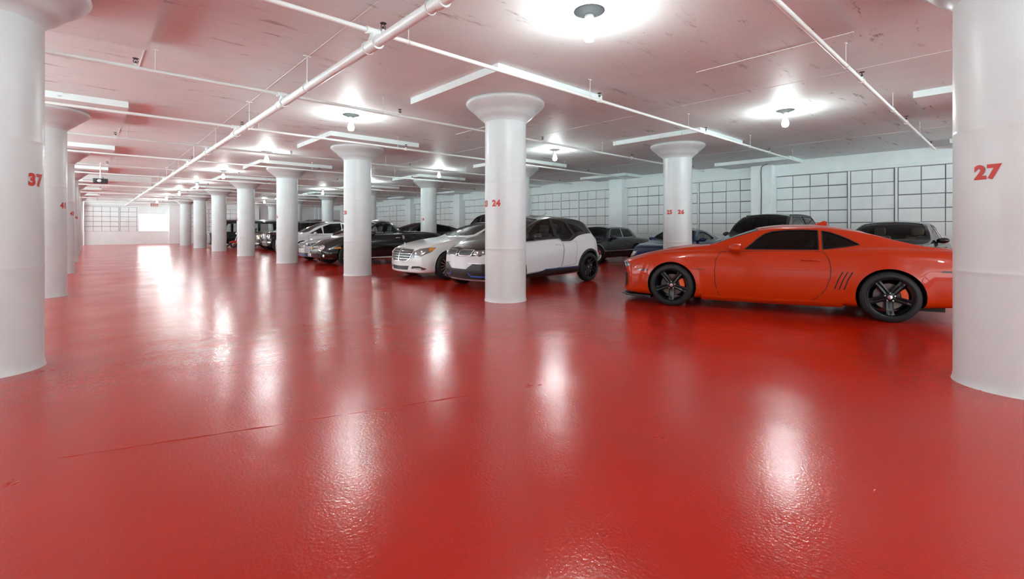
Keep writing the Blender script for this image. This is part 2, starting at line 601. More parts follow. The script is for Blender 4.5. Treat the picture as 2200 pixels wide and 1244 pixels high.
# row along the aisle; azimuth measured from +X (180 = facing the aisle)
row0 = {-1: [('27', 156), ('28', 205)], 0: [('24', 202), ('23', 159)], 1: [('20', 184), ('19', 140)], 2: [('16', 184), ('15', 140)],
        3: [('12', 180), ('11', 140)], 4: [('8', 180)], 5: [('4', 180)], 6: []}
names0 = {-1: 'round white column numbered 27, largest at the right edge of the photo', 0: 'round white column numbered 24 in front of the white and black hatchback',
          1: 'round white column numbered 20 hiding the middle of the black retro pickup', 2: 'round white column numbered 16 left of the white hatchback',
          3: 'fourth white column from the 24 column going down the aisle, left of the black car with round chrome lamp',
          4: 'fifth white aisle column, between the red scooter and the black box end',
          5: 'sixth white aisle column, just left of the tall dark vehicle', 6: 'last and smallest free column of the aisle row, next to the bright window'}
column(CX, CY, names0[0], row0[0])
for i in (-1, 1, 2, 3, 4, 5, 6):
    column(CX, CY + P * i, names0[i], row0[i])
row1 = {-1: [], 0: [('26', 222), ('25', 175)], 1: [('22', 222), ('21', 175)], 2: [('18', 192)], 3: [('14', 190)], 4: [('10', 190)], 5: [], 6: []}
names1 = {-1: 'round white column of the second row, hidden behind the 27 column', 0: 'round white column numbered 25 and 26 behind the orange coupe hood',
          1: 'round white column of the second row peeking out right of the 24 column', 2: 'round white column numbered 18 behind the tail of the black pickup',
          3: 'round white column of the second row peeking out right of the 20 column', 4: 'round white column behind the white hatchback, above the red off-roader',
          5: 'round white column peeking out right of the 16 column', 6: 'farthest round white column of the second row'}
for i in range(-1, 7):
    column(CX + P, CY + P * i, names1[i], row1[i])
rowl = {0: [('37', -30)], 1: [('41', -29)], 2: [('43', -29)], 3: [('46', -29)]}
lord = ['nearest round white column on the left, numbered 37', 'second round white column on the left, numbered 41', 'third column of the left row, just past the 41 column',
        'fourth column of the left row', 'fifth column of the left row', 'sixth column of the left row', 'seventh and farthest column of the left row']
for i in range(0, 7):
    column(CX - P, CY + P * i, lord[i], rowl.get(i, ()))
column(CX - P, CY - P, 'round white column of the left row standing behind the viewpoint')

# ================================================================== LAMPS
def lamp(x, y, label, first=[None]):
    t = thing('ceiling_lamp', label, 'ceiling lamp', (x, y, CEIL), group='bare bulb ceiling lamps')
    if first[0] is None:
        a = MB().lathe([(0.001, 0.002), (0.165, 0.002), (0.165, -0.006), (0.15, -0.014), (0.11, -0.022), (0.07, -0.045), (0.001, -0.05)], 40).build('canopy', LAMPGREY, t)
        b = MB().lathe([(0.001, -0.04), (0.045, -0.04), (0.05, -0.06), (0.05, -0.095), (0.038, -0.12), (0.001, -0.12)], 24).build('socket', mat('porcelain', (0.7, 0.7, 0.7), 0.2), t)
        c = MB().lathe([(0.001, -0.115), (0.024, -0.118), (0.030, -0.15), (0.05, -0.20), (0.062, -0.245), (0.062, -0.28), (0.045, -0.318), (0.001, -0.332)], 24).build('bulb', BULB, t)
        first[0] = (a, b, c)
    else:
        for s in first[0]:
            o = s.copy()
            COL.objects.link(o)
            o.parent = t
    L = bpy.data.lights.new('bulb_light', 'POINT')
    L.energy = LAMP_W
    L.color = (0.83, 1.0, 0.97)
    L.shadow_soft_size = 0.075
    lo = bpy.data.objects.new('bulb_light', L)
    COL.objects.link(lo)
    lo.parent = t
    lo.location = (0, 0, -0.27)
    return t
ordn = ['nearest', 'second nearest', 'third nearest', 'fourth', 'fifth', 'sixth', 'seventh', 'farthest']
for k in range(8):
    y = 3.12 + P * k
    if y < FARY - 1:
        lamp(3.97, y, 'bare bulb lamp on grey disc, %s over the open aisle' % ordn[k])
        lamp(10.15, y, 'bare bulb lamp on grey disc, %s over the parked cars' % ordn[k])
lamp(3.97, 3.12 - P, 'bare bulb lamp on grey disc behind the viewpoint, aisle row')
lamp(10.15, 3.12 - P, 'bare bulb lamp on grey disc behind the viewpoint, car row')
for k in range(-1, 8):  # lamp row added out of sight to brighten the ceiling
    if 3.12 + P * k < FARY - 1:
        lamp(-2.2, 3.12 + P * k, 'bare bulb lamp on grey disc hidden behind the left columns, %s' % (['at the near end'] + ordn)[k + 1])

# ================================================================== PIPES
MX, MZ = 2.18, 3.17
t = thing('main_pipe', 'thick white sprinkler main pipe running the length of the aisle under the ceiling', 'pipe', (MX, 0, MZ))
MB().tube([(0, NEARY, 0), (0, FARY - 0.2, 0)], 0.052, 24).build('pipe_run', PIPEW, t)
BY = [4.54 + 3.063 * k for k in range(-3, 15)]
for y in BY:
    mb = MB()
    mb.tube([(0, y - 0.11, 0), (0, y + 0.11, 0)], 0.064, 24)
    mb.tube([(0, y - 0.12, 0), (0, y - 0.095, 0)], 0.070, 24)
    mb.tube([(0, y + 0.095, 0), (0, y + 0.12, 0)], 0.070, 24)
    mb.tube([(0, y, 0.05), (0, y, 0.075)], 0.04, 16)
    mb.build('tee_fitting', PIPEW, t)
for k in range(-2, 14):
    y = 6.2 + 3.063 * k + 0.3
    mb = MB()
    mb.tube([(0, y, 0.058), (0.0, y, 0.10)], 0.012, 8)
    mb.tube([(0.058 * math.cos(a), y, 0.058 * math.sin(a)) for a in [2 * PI * q / 20 for q in range(21)]], 0.005, 6)
    mb.tube([(0, y, 0.09), (0, y - 0.0, CEIL - MZ)], 0.005, 6)
    mb.box((-0.05, y - 0.012, CEIL - MZ - 0.012), (0.05, y + 0.012, CEIL - MZ))
    mb.build('hanger', [PIPEW], t)
MB().tube([(0, 3.22, 0), (0, 3.3, 0)], 0.068, 24).tube([(0.055, 3.26, 0), (0.075, 3.26, 0)], 0.014, 10).build('coupling', PIPEW, t)

BZ = 3.315
BR = 0.026
SPR = mat('sprinkler_dark_bronze', (0.05, 0.045, 0.045), 0.5, 0.5)
X0, X1 = LEFTX + 0.1, 16.2
bord = ['first', 'second', 'third', 'fourth', 'fifth', 'sixth', 'seventh', 'eighth', 'ninth', 'tenth', 'eleventh', 'twelfth', 'thirteenth', 'fourteenth', 'fifteenth']
for bi, y in enumerate(BY):
    n_ = bi - 3
    if n_ >= 0:
        lab = 'thin white sprinkler branch pipe crossing under the ceiling, %s beyond the 24 column side of the near lamp' % bord[n_]
        if n_ == 0:
            lab = 'thin white branch pipe crossing just in front of the 24 column capital'
        elif n_ == 1:
            lab = 'thin beige branch pipe crossing just behind the 24 column capital'
        else:
            lab = 'thin branch pipe crossing under the ceiling, %s counted from the 24 column into the distance' % bord[n_]
    else:
        lab = ['branch pipe farthest behind the viewpoint', 'branch pipe just behind the viewpoint', 'thin branch pipe at top right crossing towards the right wall'][bi]
    t = thing('branch_pipe', lab, 'pipe', (0, y, BZ))
    MB().tube([(X0, 0, 0), (X1, 0, 0)], BR, 14).build('pipe_run', PIPEW, t)
    mb = MB()
    mb.tube([(MX - 0.06, 0, 0), (MX + 0.06, 0, 0)], 0.036, 16)
    mb.tube([(MX - 0.07, 0, 0), (MX - 0.05, 0, 0)], 0.041, 16)
    mb.tube([(MX + 0.05, 0, 0), (MX + 0.07, 0, 0)], 0.041, 16)
    mb.tube([(MX, 0, 0), (MX, 0, MZ + 0.078 - BZ)], 0.030, 16)
    mb.build('tee_fitting', PIPEW, t)
    xs = [(0.44 if n_ % 2 else 2.30) + 3.74 * k for k in range(-1, 5)]
    for x in xs:
        if x < X0 + 0.3 or x > X1 - 0.2:
            continue
        mb = MB()
        mb.tube([(x - 0.03, 0, 0), (x + 0.03, 0, 0)], 0.036, 12, 0)
        mb.tube([(x, 0, 0.02), (x, 0, 0.055)], 0.014, 10, 0)
        mb.tube([(x, 0, 0.05), (x, 0, 0.085)], 0.012, 10, 1)
        mb.tube([(x - 0.02, 0, 0.06), (x - 0.024, 0, 0.09), (x, 0, 0.115)], 0.0045, 6, 1)
        mb.tube([(x + 0.02, 0, 0.06), (x + 0.024, 0, 0.09), (x, 0, 0.115)], 0.0045, 6, 1)
        mb.lathe([(0.001, 0.115), (0.034, 0.117), (0.034, 0.121), (0.001, 0.123)], 16, 'z', (x, 0, 0), 1)
        mb.build('sprinkler', [PIPEW, SPR], t)
    hx = [(0.64 if n_ % 2 else 2.60) + 3.2 * k for k in range(-2, 5)]
    for x in hx:
        if x < X0 + 0.2 or x > X1 - 0.1:
            continue
        top = CEIL - BZ
        for i in range(-2, 8):
            for Xc in (CX - P, CX, CX + P):
                if abs(x - Xc) < 1.2 and abs(y - (CY + P * i)) < 1.2:
                    top = PANEL - BZ
        mb = MB()
        mb.tube([(x, 0.031 * math.cos(a), 0.031 * math.sin(a)) for a in [2 * PI * q / 14 for q in range(15)]], 0.004, 6)
        mb.tube([(x, 0, 0.03), (x, 0, top)], 0.004, 6)
        mb.box((x - 0.03, -0.01, top - 0.008), (x + 0.03, 0.01, top))
        mb.build('hanger', PIPEW, t)

# small dark projector-like box on the ceiling by the left row
t = thing('ceiling_device', 'small black boxed device hung under the ceiling beside the left row of columns', 'device', (0.30, 22.0, 2.95))
mb = MB().box((-0.2, -0.15, -0.07), (0.2, 0.15, 0.09), bev=0.02)
mb.build('housing', DARK, t)
MB().lathe([(0.001, -0.165), (0.045, -0.165), (0.055, -0.155), (0.055, -0.14)], 20, 'y', (-0.03, 0, 0.01)).build('lens', LAMPLENS, t)
MB().tube([(0, 0, 0.08), (0, 0, CEIL - 2.95)], 0.02, 10).build('mount', PIPEW, t)
# short boxed beam / duct under the ceiling
t = MB().box((-0.2, 26.6, 3.34), (2.1, 26.95, CEIL + 0.005), bev=0.01).build('ceiling_duct', PIPEW, smooth=False)
tag(t, 'short boxed duct under the ceiling left of the main pipe', 'duct')
# exit sign
t = thing('exit_sign', 'small red and white exit sign hanging below the ceiling above the bright window', 'exit sign', (3.75, 45.2, 3.12))
MB().box((-0.24, -0.03, -0.15), (0.24, 0.03, 0.15), bev=0.008).build('sign_box', mat('sign_white', (0.75, 0.62, 0.64), 0.4), t)
vs, fs = text_mesh('EXIT', 0.24, 0.004)
obj('lettering', [(q.x, -0.034, q.y) for q in vs], fs, NUMRED, t, smooth=False)
MB().tube([(0, 0, 0.14), (0, 0, CEIL - 3.12)], 0.012, 8).build('stem', PIPEW, t)

# ================================================================== CAR KIT
# car space: nose at x=0, tail at +x, z up, y across; built symmetric about y=0
def curve(pts):
    """monotone cubic through (x, value) points"""
    xs = [p[0] for p in pts]
    ys = [p[1] for p in pts]
    n = len(xs)
    if n == 1:
        return lambda x: ys[0]
    d = [(ys[i + 1] - ys[i]) / (xs[i + 1] - xs[i]) for i in range(n - 1)]
    m = [d[0]] + [0 if d[i - 1] * d[i] <= 0 else 2 * d[i - 1] * d[i] / (d[i - 1] + d[i]) for i in range(1, n - 1)] + [d[-1]]
    def f(x):
        if x <= xs[0]:
            return ys[0]
        if x >= xs[-1]:
            return ys[-1]
        i = 0
        while xs[i + 1] < x:
            i += 1
        h = xs[i + 1] - xs[i]
        t = (x - xs[i]) / h
        return ((2 * t ** 3 - 3 * t * t + 1) * ys[i] + (t ** 3 - 2 * t * t + t) * h * m[i]
                + (-2 * t ** 3 + 3 * t * t) * ys[i + 1] + (t ** 3 - t * t) * h * m[i + 1])
    return f

def sstep(t):
    t = max(0.0, min(1.0, t))
    return t * t * (3 - 2 * t)

class Car:
    def __init__(c, name, label, cat, loc, rz, L, top, belt, wid, bot, axles, RT, TW, paintm, half_gh,
                 wb=None, ledge=0.03, wr=None, railf=None, flare=0.02, flare_w=0.16, track=None, arch=None,
                 nose=None, tail=None, plan_n=0.22, plan_t=0.16, er=0.10, cabin=None, sill=None, crown=2.3, sill_in=0.06, warp_n=0.9, warp_t=0.7, body_name='body', upper=None):
        """half_gh=(roof edge half width); cabin=(x0,x1,floor z)"""
        c.root = thing(name, label, cat, loc, rz)
        c.L, c.paint, c.RT, c.TW, c.axles = L, paintm, RT, TW, axles
        c.top, c.belt, c.wid, c.bot = curve(top), curve(belt), curve(wid), curve(bot)
        c.wbf = curve(wb) if wb else (lambda x: c.wid(x) - 0.05)
        c.wr = curve(half_gh)
        c.ledge = curve(ledge) if isinstance(ledge, list) else (lambda x: ledge)
        c.rail = curve(railf) if railf else None
        c.flare, c.flare_w = flare, flare_w
        c.ar = arch or RT + 0.05
        c.nose = curve(nose) if nose else (lambda z: 0)
        c.tailc = curve(tail) if tail else (lambda z: 0)
        c.pn, c.pt, c.er, c.crown, c.sill_in = plan_n, plan_t, er, crown, sill_in
        c.wn_, c.wt_ = warp_n, warp_t
        c.W = max(p[1] for p in wid)
        c.track = track or c.W - 0.015
        c.body_name = body_name
        c.upper = upper
        c.shell()
        c.cutters = []
        for xa in axles:
            for sgn in (-1, 1):
                mb = MB()
                y0, y1 = sgn * (c.W - TW - 0.11), sgn * (c.W + 0.3)
                n = 48
                vs = [(xa + c.ar * math.cos(2 * PI * k / n), y, RT + c.ar * math.sin(2 * PI * k / n)) for y in (min(y0, y1), max(y0, y1)) for k in range(n)]
                fs = [tuple(range(n)), tuple(range(2 * n - 1, n - 1, -1))] + [(k, n + k, n + (k + 1) % n, (k + 1) % n) for k in range(n)]
                c.cutters.append((vs, fs))
        if cabin:
            c.cabin(*cabin)
        c.cab = cabin

    def section(c, x):
        bot, belt, top = c.bot(x), c.belt(x), c.top(x)
        wm, wb = c.wid(x), c.wbf(x)
        wg = wb - c.ledge(x)
        wr = min(c.wr(x), wg - 0.005)
        top = max(top, belt + 0.012)
        rail = c.rail(x) if c.rail else belt + (top - belt) * 0.86
        rail = min(max(rail, belt + 0.006), top - 0.004)
        wbt = wm - c.sill_in
        pts = [(wbt * k / 4.0, bot) for k in range(4)]
        tm = 0.5
        for k in range(15):
            t = k / 14.0
            z = bot + (belt - bot) * t
            if t < tm:
                y = wbt + (wm - wbt) * math.sin(PI / 2 * t / tm) ** 0.9
            else:
                y = wm - (wm - wb) * (1 - math.cos(PI / 2 * (t - tm) / (1 - tm)))
            fl = 0
            for xa in c.axles:
                d = math.hypot(x - xa, z - c.RT)
                fl = max(fl, c.flare * sstep(1 - abs(d - c.ar * 0.97) / c.flare_w) if d > c.ar * 0.97 else c.flare)
            pts.append((y + fl * (1 - 0.7 * sstep((t - 0.6) / 0.4)), z))
        for k in range(0, 10):
            t = k / 9.0
            pts.append((wg + (wr - wg) * t + 0.014 * math.sin(PI * t) * min(1, (rail - belt) / 0.3), belt + 0.004 + (rail - belt - 0.004) * t))
        for k in range(1, 13):
            y = wr * math.cos(PI / 2 * k / 12)
            pts.append((y if k < 12 else 0.0, rail + (top - rail) * (1 - (max(y, 0) / wr) ** c.crown)))
        # soften corners
        q = [list(p) for p in pts]
        for _ in range(2):
            r = [p[:] for p in q]
            for i in range(3, len(q) - 1):
                wgt = 0.3
                r[i] = [q[i][j] * (1 - wgt) + (q[i - 1][j] + q[i + 1][j]) * wgt / 2 for j in (0, 1)]
            q = r
        return q

    def warp(c, x, y, z):
        h = c.wn_
        f = max(0, 1 - x / h) ** 1.6 if x < h else 0
        g = max(0, 1 - (c.L - x) / c.wt_) ** 1.6 if x > c.L - c.wt_ else 0
        a = (abs(y) / c.W) ** 2.4
        return Vector((x + f * (c.pn * a + c.nose(z)) - g * (c.pt * a + c.tailc(z)), y, z))

    def shell(c):
        n = 92
        xs = []
        for i in range(n + 1):
            t = i / n
            xs.append(c.L * (0.62 * t + 0.38 * (1 - math.cos(PI * t)) / 2))
        xs = sorted(xs + [c.er * 0.03, c.er * 0.1, c.er * .3, c.L - c.er * 0.03, c.L - c.er * 0.1, c.L - c.er * .3])
        rings = []
        for x in xs:
            s = c.section(x)
            e = min(x, c.L - x)
            zc = 0.5 * (s[0][1] + s[-1][1])
            hh = max(0.05, 0.5 * (s[-1][1] - s[0][1]))
            if e < c.er:
                k = 1 - math.sqrt(max(0, 1 - (1 - e / c.er) ** 2))
                s = [(p[0] * (1 - c.er * k / c.W), p[1] - c.er * 0.5 * k * max(-1, min(1, (p[1] - zc) / hh))) for p in s]
            rings.append((x, s, zc))
        half = len(rings[0][1])
        full = []
        def ringv(x, s):
            r = [c.warp(x, -p[0], p[1]) for p in s[:-1]] + [c.warp(x, p[0], p[1]) for p in s[::-1]][:-1]
            return r
        # duplicates of the centre-bottom point are avoided: left side has index 0..half-2, then top, then right down to index 1
        vs = []
        m = 2 * half - 2
        def capr(x, s, zc, k):
            return [(p[0] * k, zc + (p[1] - zc) * k) for p in s]
        seq = [(rings[0][0], capr(*rings[0], k)) for k in (0.15, 0.3, 0.45, 0.6, 0.75, 0.9, 0.97)]
        seq += [(x, s) for x, s, zc in rings]
        seq += [(rings[-1][0], capr(*rings[-1], k)) for k in (0.97, 0.9, 0.75, 0.6, 0.45, 0.3, 0.15)]
        for x, s in seq:
            r = [c.warp(x, -p[0], p[1]) for p in s] + [c.warp(x, p[0], p[1]) for p in s[-2:0:-1]]
            vs += r
        fs = []
        for i in range(len(seq) - 1):
            for k in range(m):
                q = (k + 1) % m
                fs.append((i * m + k, (i + 1) * m + k, (i + 1) * m + q, i * m + q))
        fs.append(tuple(range(m)))
        e = (len(seq) - 1) * m
        fs.append(tuple(e + k for k in range(m - 1, -1, -1)))
        # orient outward
        bm = bmesh.new()
        bv = [bm.verts.new(v) for v in vs]
        for f in fs:
            g = bm.faces.new([bv[i] for i in f])
            if c.upper and len(f) == 4 and 6 < f[0] // m < len(seq) - 8 and 18 <= f[0] % m <= 61 and 18 <= f[3] % m <= 62:
                g.material_index = 2
        bmesh.ops.remove_doubles(bm, verts=bm.verts, dist=1e-5)
        bmesh.ops.recalc_face_normals(bm, faces=bm.faces)
        bm.normal_update()
        bm.verts.index_update()
        c.v0 = [v.co.copy() for v in bm.verts]
        c.f0 = [[v.index for v in f.verts] for f in bm.faces]
        c.m0 = [f.material_index for f in bm.faces]
        bmesh.ops.triangulate(bm, faces=bm.faces[:])
        bm.normal_update()
        bm.verts.index_update()
        c.tn = [v.normal.copy() for v in bm.verts]
        c.tf = [[v.index for v in f.verts] for f in bm.faces]
        c.bvh = BVHTree.FromPolygons([v.co for v in bm.verts], c.tf)
        bm.free()

    def norm_at(c, co, fi):
        a, b, d = c.tf[fi]
        A, B, D = c.v0[a], c.v0[b], c.v0[d]
        n = (B - A).cross(D - A)
        ar = n.length_squared
        if ar < 1e-14:
            return c.tn[a]
        w0 = (B - co).cross(D - co).dot(n) / ar
        w1 = (D - co).cross(A - co).dot(n) / ar
        r = c.tn[a] * w0 + c.tn[b] * w1 + c.tn[d] * (1 - w0 - w1)
        return r.normalized() if r.length > 1e-6 else c.tn[a]

    def hit(c, p, d):
        """p any point, d direction into the body"""
        co, n, fi, _ = c.bvh.ray_cast(p - d * 4, d)
        if co is None:
            co, n, fi, _ = c.bvh.find_nearest(p)
        return co, c.norm_at(co, fi)

    def cabin(c, x0, x1, zf):
        vs = []
        n = 30
        rows = []
        for i in range(n + 1):
            x = x0 + (x1 - x0) * i / n
            belt, top = c.belt(x), c.top(x) - 0.04
            wg = c.wbf(x) - c.ledge(x) - 0.075
            wr = min(c.wr(x) - 0.045, wg)
            rail = (c.rail(x) if c.rail else belt + (c.top(x) - belt) * 0.86) - 0.035
            top = max(top, zf + 0.08)
            rail = max(zf + 0.05, min(rail, top - 0.02))
            bz = max(zf + 0.02, min(belt, rail - 0.02))
            h = [(0, zf), (wg, zf), (wg, bz), (wr, rail)] + [(wr * math.cos(PI / 2 * k / 6), rail + (top - rail) * (1 - math.cos(PI / 2 * k / 6) ** c.crown)) for k in range(1, 7)]
            h[-1] = (0, top)
            rows.append([c.warp(x, -p[0], p[1]) for p in h] + [c.warp(x, p[0], p[1]) for p in h[-2:0:-1]])
        m = len(rows[0])
        vs = [p for r in rows for p in r]
        fs = []
        for i in range(n):
            for k in range(m):
                q = (k + 1) % m
                fs.append((i * m + k, (i + 1) * m + k, (i + 1) * m + q, i * m + q))
        fs.append(tuple(range(m)))
        fs.append(tuple(n * m + k for k in range(m - 1, -1, -1)))
        c.cutters.append((vs, fs))

    def prism(c, pts, d, t0, t1):
        """pts 3d outline, extruded from t0 to t1 along d"""
        n = len(pts)
        vs = [p + d * t0 for p in pts] + [p + d * t1 for p in pts]
        fs = [tuple(range(n)), tuple(range(2 * n - 1, n - 1, -1))] + [(k, n + k, n + (k + 1) % n, (k + 1) % n) for k in range(n)]
        c.cutters.append((vs, fs))

    def finish(c):
        me = bpy.data.meshes.new(c.body_name)
        me.from_pydata([tuple(v) for v in c.v0], [], c.f0)
        me.materials.append(c.paint)
        me.materials.append(UNDER)
        if c.upper:
            me.materials.append(c.upper)
            me.polygons.foreach_set('material_index', c.m0)
        ob = bpy.data.objects.new(c.body_name, me)
        COL.objects.link(ob)
        tmp = []
        for vs, fs in c.cutters:
            bm = bmesh.new()
            bv = [bm.verts.new(v) for v in vs]
            for f in fs:
                bm.faces.new([bv[i] for i in f])
            bmesh.ops.recalc_face_normals(bm, faces=bm.faces)
            for f in bm.faces:
                f.material_index = 1
            m2 = bpy.data.meshes.new('cut')
            bm.to_mesh(m2)
            bm.free()
            m2.materials.append(c.paint)
            m2.materials.append(UNDER)
            co = bpy.data.objects.new('cut', m2)
            COL.objects.link(co)
            md = ob.modifiers.new('b', 'BOOLEAN')
            md.operation = 'DIFFERENCE'
            md.solver = 'EXACT'
            md.object = co
            tmp.append(co)
        dg = bpy.context.evaluated_depsgraph_get()
        dg.update()
        nm = bpy.data.meshes.new_from_object(ob.evaluated_get(dg))
        nm.name = c.body_name
        for t_ in tmp:
            bpy.data.objects.remove(t_)
        bpy.data.objects.remove(ob)
        nb_ = bpy.data.objects.new(c.body_name, nm)
        COL.objects.link(nb_)
        nb_.parent = c.root
        # smooth shading taken from the uncut shell
        normals = []
        for p in nm.polygons:
            p.use_smooth = True
            pn_ = p.normal.copy()
            for li in p.loop_indices:
                co = nm.vertices[nm.loops[li].vertex_index].co
                if p.material_index != 1:
                    q, n_, fi, dist = c.bvh.find_nearest(co)
                    nn = c.norm_at(q, fi)
                    normals.append(nn if nn.dot(pn_) > 0.2 else pn_)
                else:
                    normals.append(pn_)
        nm.normals_split_custom_set([tuple(x) for x in normals])
        c.body = nb_
        return nb_

    # ---- projected pieces
    def basis(c, d):
        d = d.normalized()
        a = Vector((-d.y, d.x, 0))
        if a.length < 1e-3:
            a = Vector((0, 1, 0))
        a.normalize()
        b = a.cross(d)
        return d, a, b

    def patch(c, name, pts, d, m, off=0.002, th=0.003, sp=0.05, parent=None, inner=False, bulge=0.0, hint=None):
        d, a, b = c.basis(Vector(d))
        P2 = [Vector((Vector(p).dot(a), Vector(p).dot(b))) for p in pts]
        bd = []
        for i in range(len(P2)):
            p, q = P2[i], P2[(i + 1) % len(P2)]
            k = max(1, int((q - p).length / sp + 0.5))
            for j in range(k):
                bd.append(p.lerp(q, j / k))
        nbd = len(bd)
        def inside(x, y):
            r = False
            j = nbd - 1
            for i in range(nbd):
                if (bd[i].y > y) != (bd[j].y > y) and x < (bd[j].x - bd[i].x) * (y - bd[i].y) / (bd[j].y - bd[i].y) + bd[i].x:
                    r = not r
                j = i
            return r
        pts2 = list(bd)
        x0, x1 = min(p.x for p in bd), max(p.x for p in bd)
        y0, y1 = min(p.y for p in bd), max(p.y for p in bd)
        nx, ny = int((x1 - x0) / sp) + 1, int((y1 - y0) / sp) + 1
        for i in range(nx + 1):
            for j in range(ny + 1):
                x, y = x0 + (i + 0.5) * sp + (0.5 * sp if j % 2 else 0), y0 + (j + 0.5) * sp
                if inside(x, y) and min((Vector((x, y)) - q).length for q in bd) > sp * 0.45:
                    pts2.append(Vector((x, y)))
        res = delaunay_2d_cdt(pts2, [], [list(range(nbd))], 1, 1e-5)
        vv, ff = res[0], res[2]
        D0 = min(Vector(p).dot(d) for p in pts) if hint is None else hint
        top, nrm = [], []
        dist = []
        for p in vv:
            q = a * p.x + b * p.y + d * D0
            co, n = c.hit(q, d)
            e = min((p - z).length for z in bd)
            top.append(co + n * (off + th + bulge * sstep(e / 0.06)))
            nrm.append(n)
        n0 = len(top)
        vs = list(top)
        nn = list(nrm)
        fs = []
        for f in ff:
            f = list(f)
            A, B, C_ = vs[f[0]], vs[f[1]], vs[f[2]]
            if (B - A).cross(C_ - A).dot(nrm[f[0]]) < 0:
                f = f[::-1]
            fs.append(f)
        # rim
        cnt = {}
        for f in fs:
            for i in range(len(f)):
                e = (f[i], f[(i + 1) % len(f)])
                cnt[e] = 1
        rim = [e for e in cnt if (e[1], e[0]) not in cnt]
        for (i, j) in rim:
            k = len(vs)
            vs += [top[i], top[j], top[i] - nrm[i] * (th + 0.004), top[j] - nrm[j] * (th + 0.004)]
            o_ = (top[j] - top[i]).cross(nrm[i]).normalized()
            nn += [o_] * 4
            fs.append([k + 1, k, k + 2, k + 3])
        return obj(name, vs, fs, m, parent or c.root, True, normals=nn)

    def ribbon(c, name, pts, d, m, w=0.008, h=0.003, sp=0.04, closed=False, parent=None, sink=0.004):
        d, a, b = c.basis(Vector(d))
        P = [Vector(p) for p in pts]
        seq = []
        n = len(P)
        for i in range(n if closed else n - 1):
            p, q = P[i], P[(i + 1) % n]
            k = max(1, int((q - p).length / sp + 0.5))
            for j in range(k):
                seq.append(p.lerp(q, j / k))
        if not closed:
            seq.append(P[-1])
        H = [c.hit(p, d) for p in seq]
        N = len(H)
        vs = []
        fs = []
        for i in range(N):
            co, n_ = H[i]
            p0 = H[i - 1][0] if (i > 0 or closed) else co
            p1 = H[(i + 1) % N][0] if (i < N - 1 or closed) else co
            t = (p1 - p0)
            if t.length < 1e-6:
                t = a.copy()
            t.normalize()
            s_ = t.cross(n_).normalized()
            vs += [co - s_ * w / 2 - n_ * sink, co - s_ * w * 0.36 + n_ * h, co + s_ * w * 0.36 + n_ * h, co + s_ * w / 2 - n_ * sink]
        for i in range(N if closed else N - 1):
            j = (i + 1) % N
            for k in range(3):
                fs.append((i * 4 + k, i * 4 + k + 1, j * 4 + k + 1, j * 4 + k))
        if not closed:
            fs += [(0, 3, 2, 1), ((N - 1) * 4, (N - 1) * 4 + 1, (N - 1) * 4 + 2, (N - 1) * 4 + 3)]
        bm = bmesh.new()
        bv = [bm.verts.new(v) for v in vs]
        for f in fs:
            try:
                bm.faces.new([bv[i] for i in f])
            except ValueError:
                pass
        bmesh.ops.recalc_face_normals(bm, faces=bm.faces)
        bm.verts.index_update()
        vs = [v.co.copy() for v in bm.verts]
        fs = [[v.index for v in f.verts] for f in bm.faces]
        # recalc may flip open strips: make the top strip face outward
        if fs:
            f = fs[1]
            A, B, C_ = vs[f[0]], vs[f[1]], vs[f[2]]
            if (B - A).cross(C_ - A).dot(H[0][1]) < 0:
                fs = [g[::-1] for g in fs]
        bm.free()
        o = obj(name, vs, fs, m, parent or c.root, True)
        o.data.set_sharp_from_angle(angle=math.radians(50))
        return o

    def side_pts(c, poly, s):
        return [Vector((p[0], s * c.W, p[1])) for p in poly]

    def side_window(c, poly, g, name='side_window', trim=None, tw=0.014):
        c.prism([Vector((p[0], 0, p[1])) for p in poly], Vector((0, 1, 0)), -1.4, 1.4)
        c.todo = getattr(c, 'todo', [])
        def f():
            for s in (-1, 1):
                w_ = c.patch(name, c.side_pts(poly, s), (0, -s, 0), g, off=-0.014, th=0.004, sp=0.07)
                if trim:
                    c.ribbon('window_trim', c.side_pts(poly, s), (0, -s, 0), trim, tw, 0.003, 0.05, True, parent=w_)
        c.todo.append(f)

    def top_window(c, poly, g, z0, name='windshield', trim=None, tw=0.02):
        """poly: half outline (x,y>=0) mirrored about y=0; cut from z0 upward"""
        full = [(x, y) for x, y in poly] + [(x, -y) for x, y in reversed(poly) if y > 1e-6]
        pts = [Vector((x, y, 0)) for x, y in full]
        c.prism(pts, Vector((0, 0, 1)), z0, 2.6)
        c.todo = getattr(c, 'todo', [])
        def f():
            p3 = [Vector((x, y, 1.0)) for x, y in full]
            w_ = c.patch(name, p3, (0, 0, -1), g, off=-0.014, th=0.004, sp=0.08)
            if trim:
                c.ribbon('window_trim', p3, (0, 0, -1), trim, tw, 0.003, 0.06, True, parent=w_)
        c.todo.append(f)

    def done(c):
        c.finish()
        for f in getattr(c, 'todo', []):
            f()
        # black underbody pan
        MB().box((0.45, -c.W + 0.22, c.bot(c.L / 2) + 0.01), (c.L - 0.45, c.W - 0.22, c.bot(c.L / 2) + 0.12)).build('underbody', UNDER, c.root, smooth=False)

    def seam(c, poly, s=-1, closed=True, name='panel_gap', w=0.011, parent=None, m=None):
        return c.ribbon(name, c.side_pts(poly, s), (0, -s, 0), m or GAP, w, 0.0026, 0.04, closed, parent)

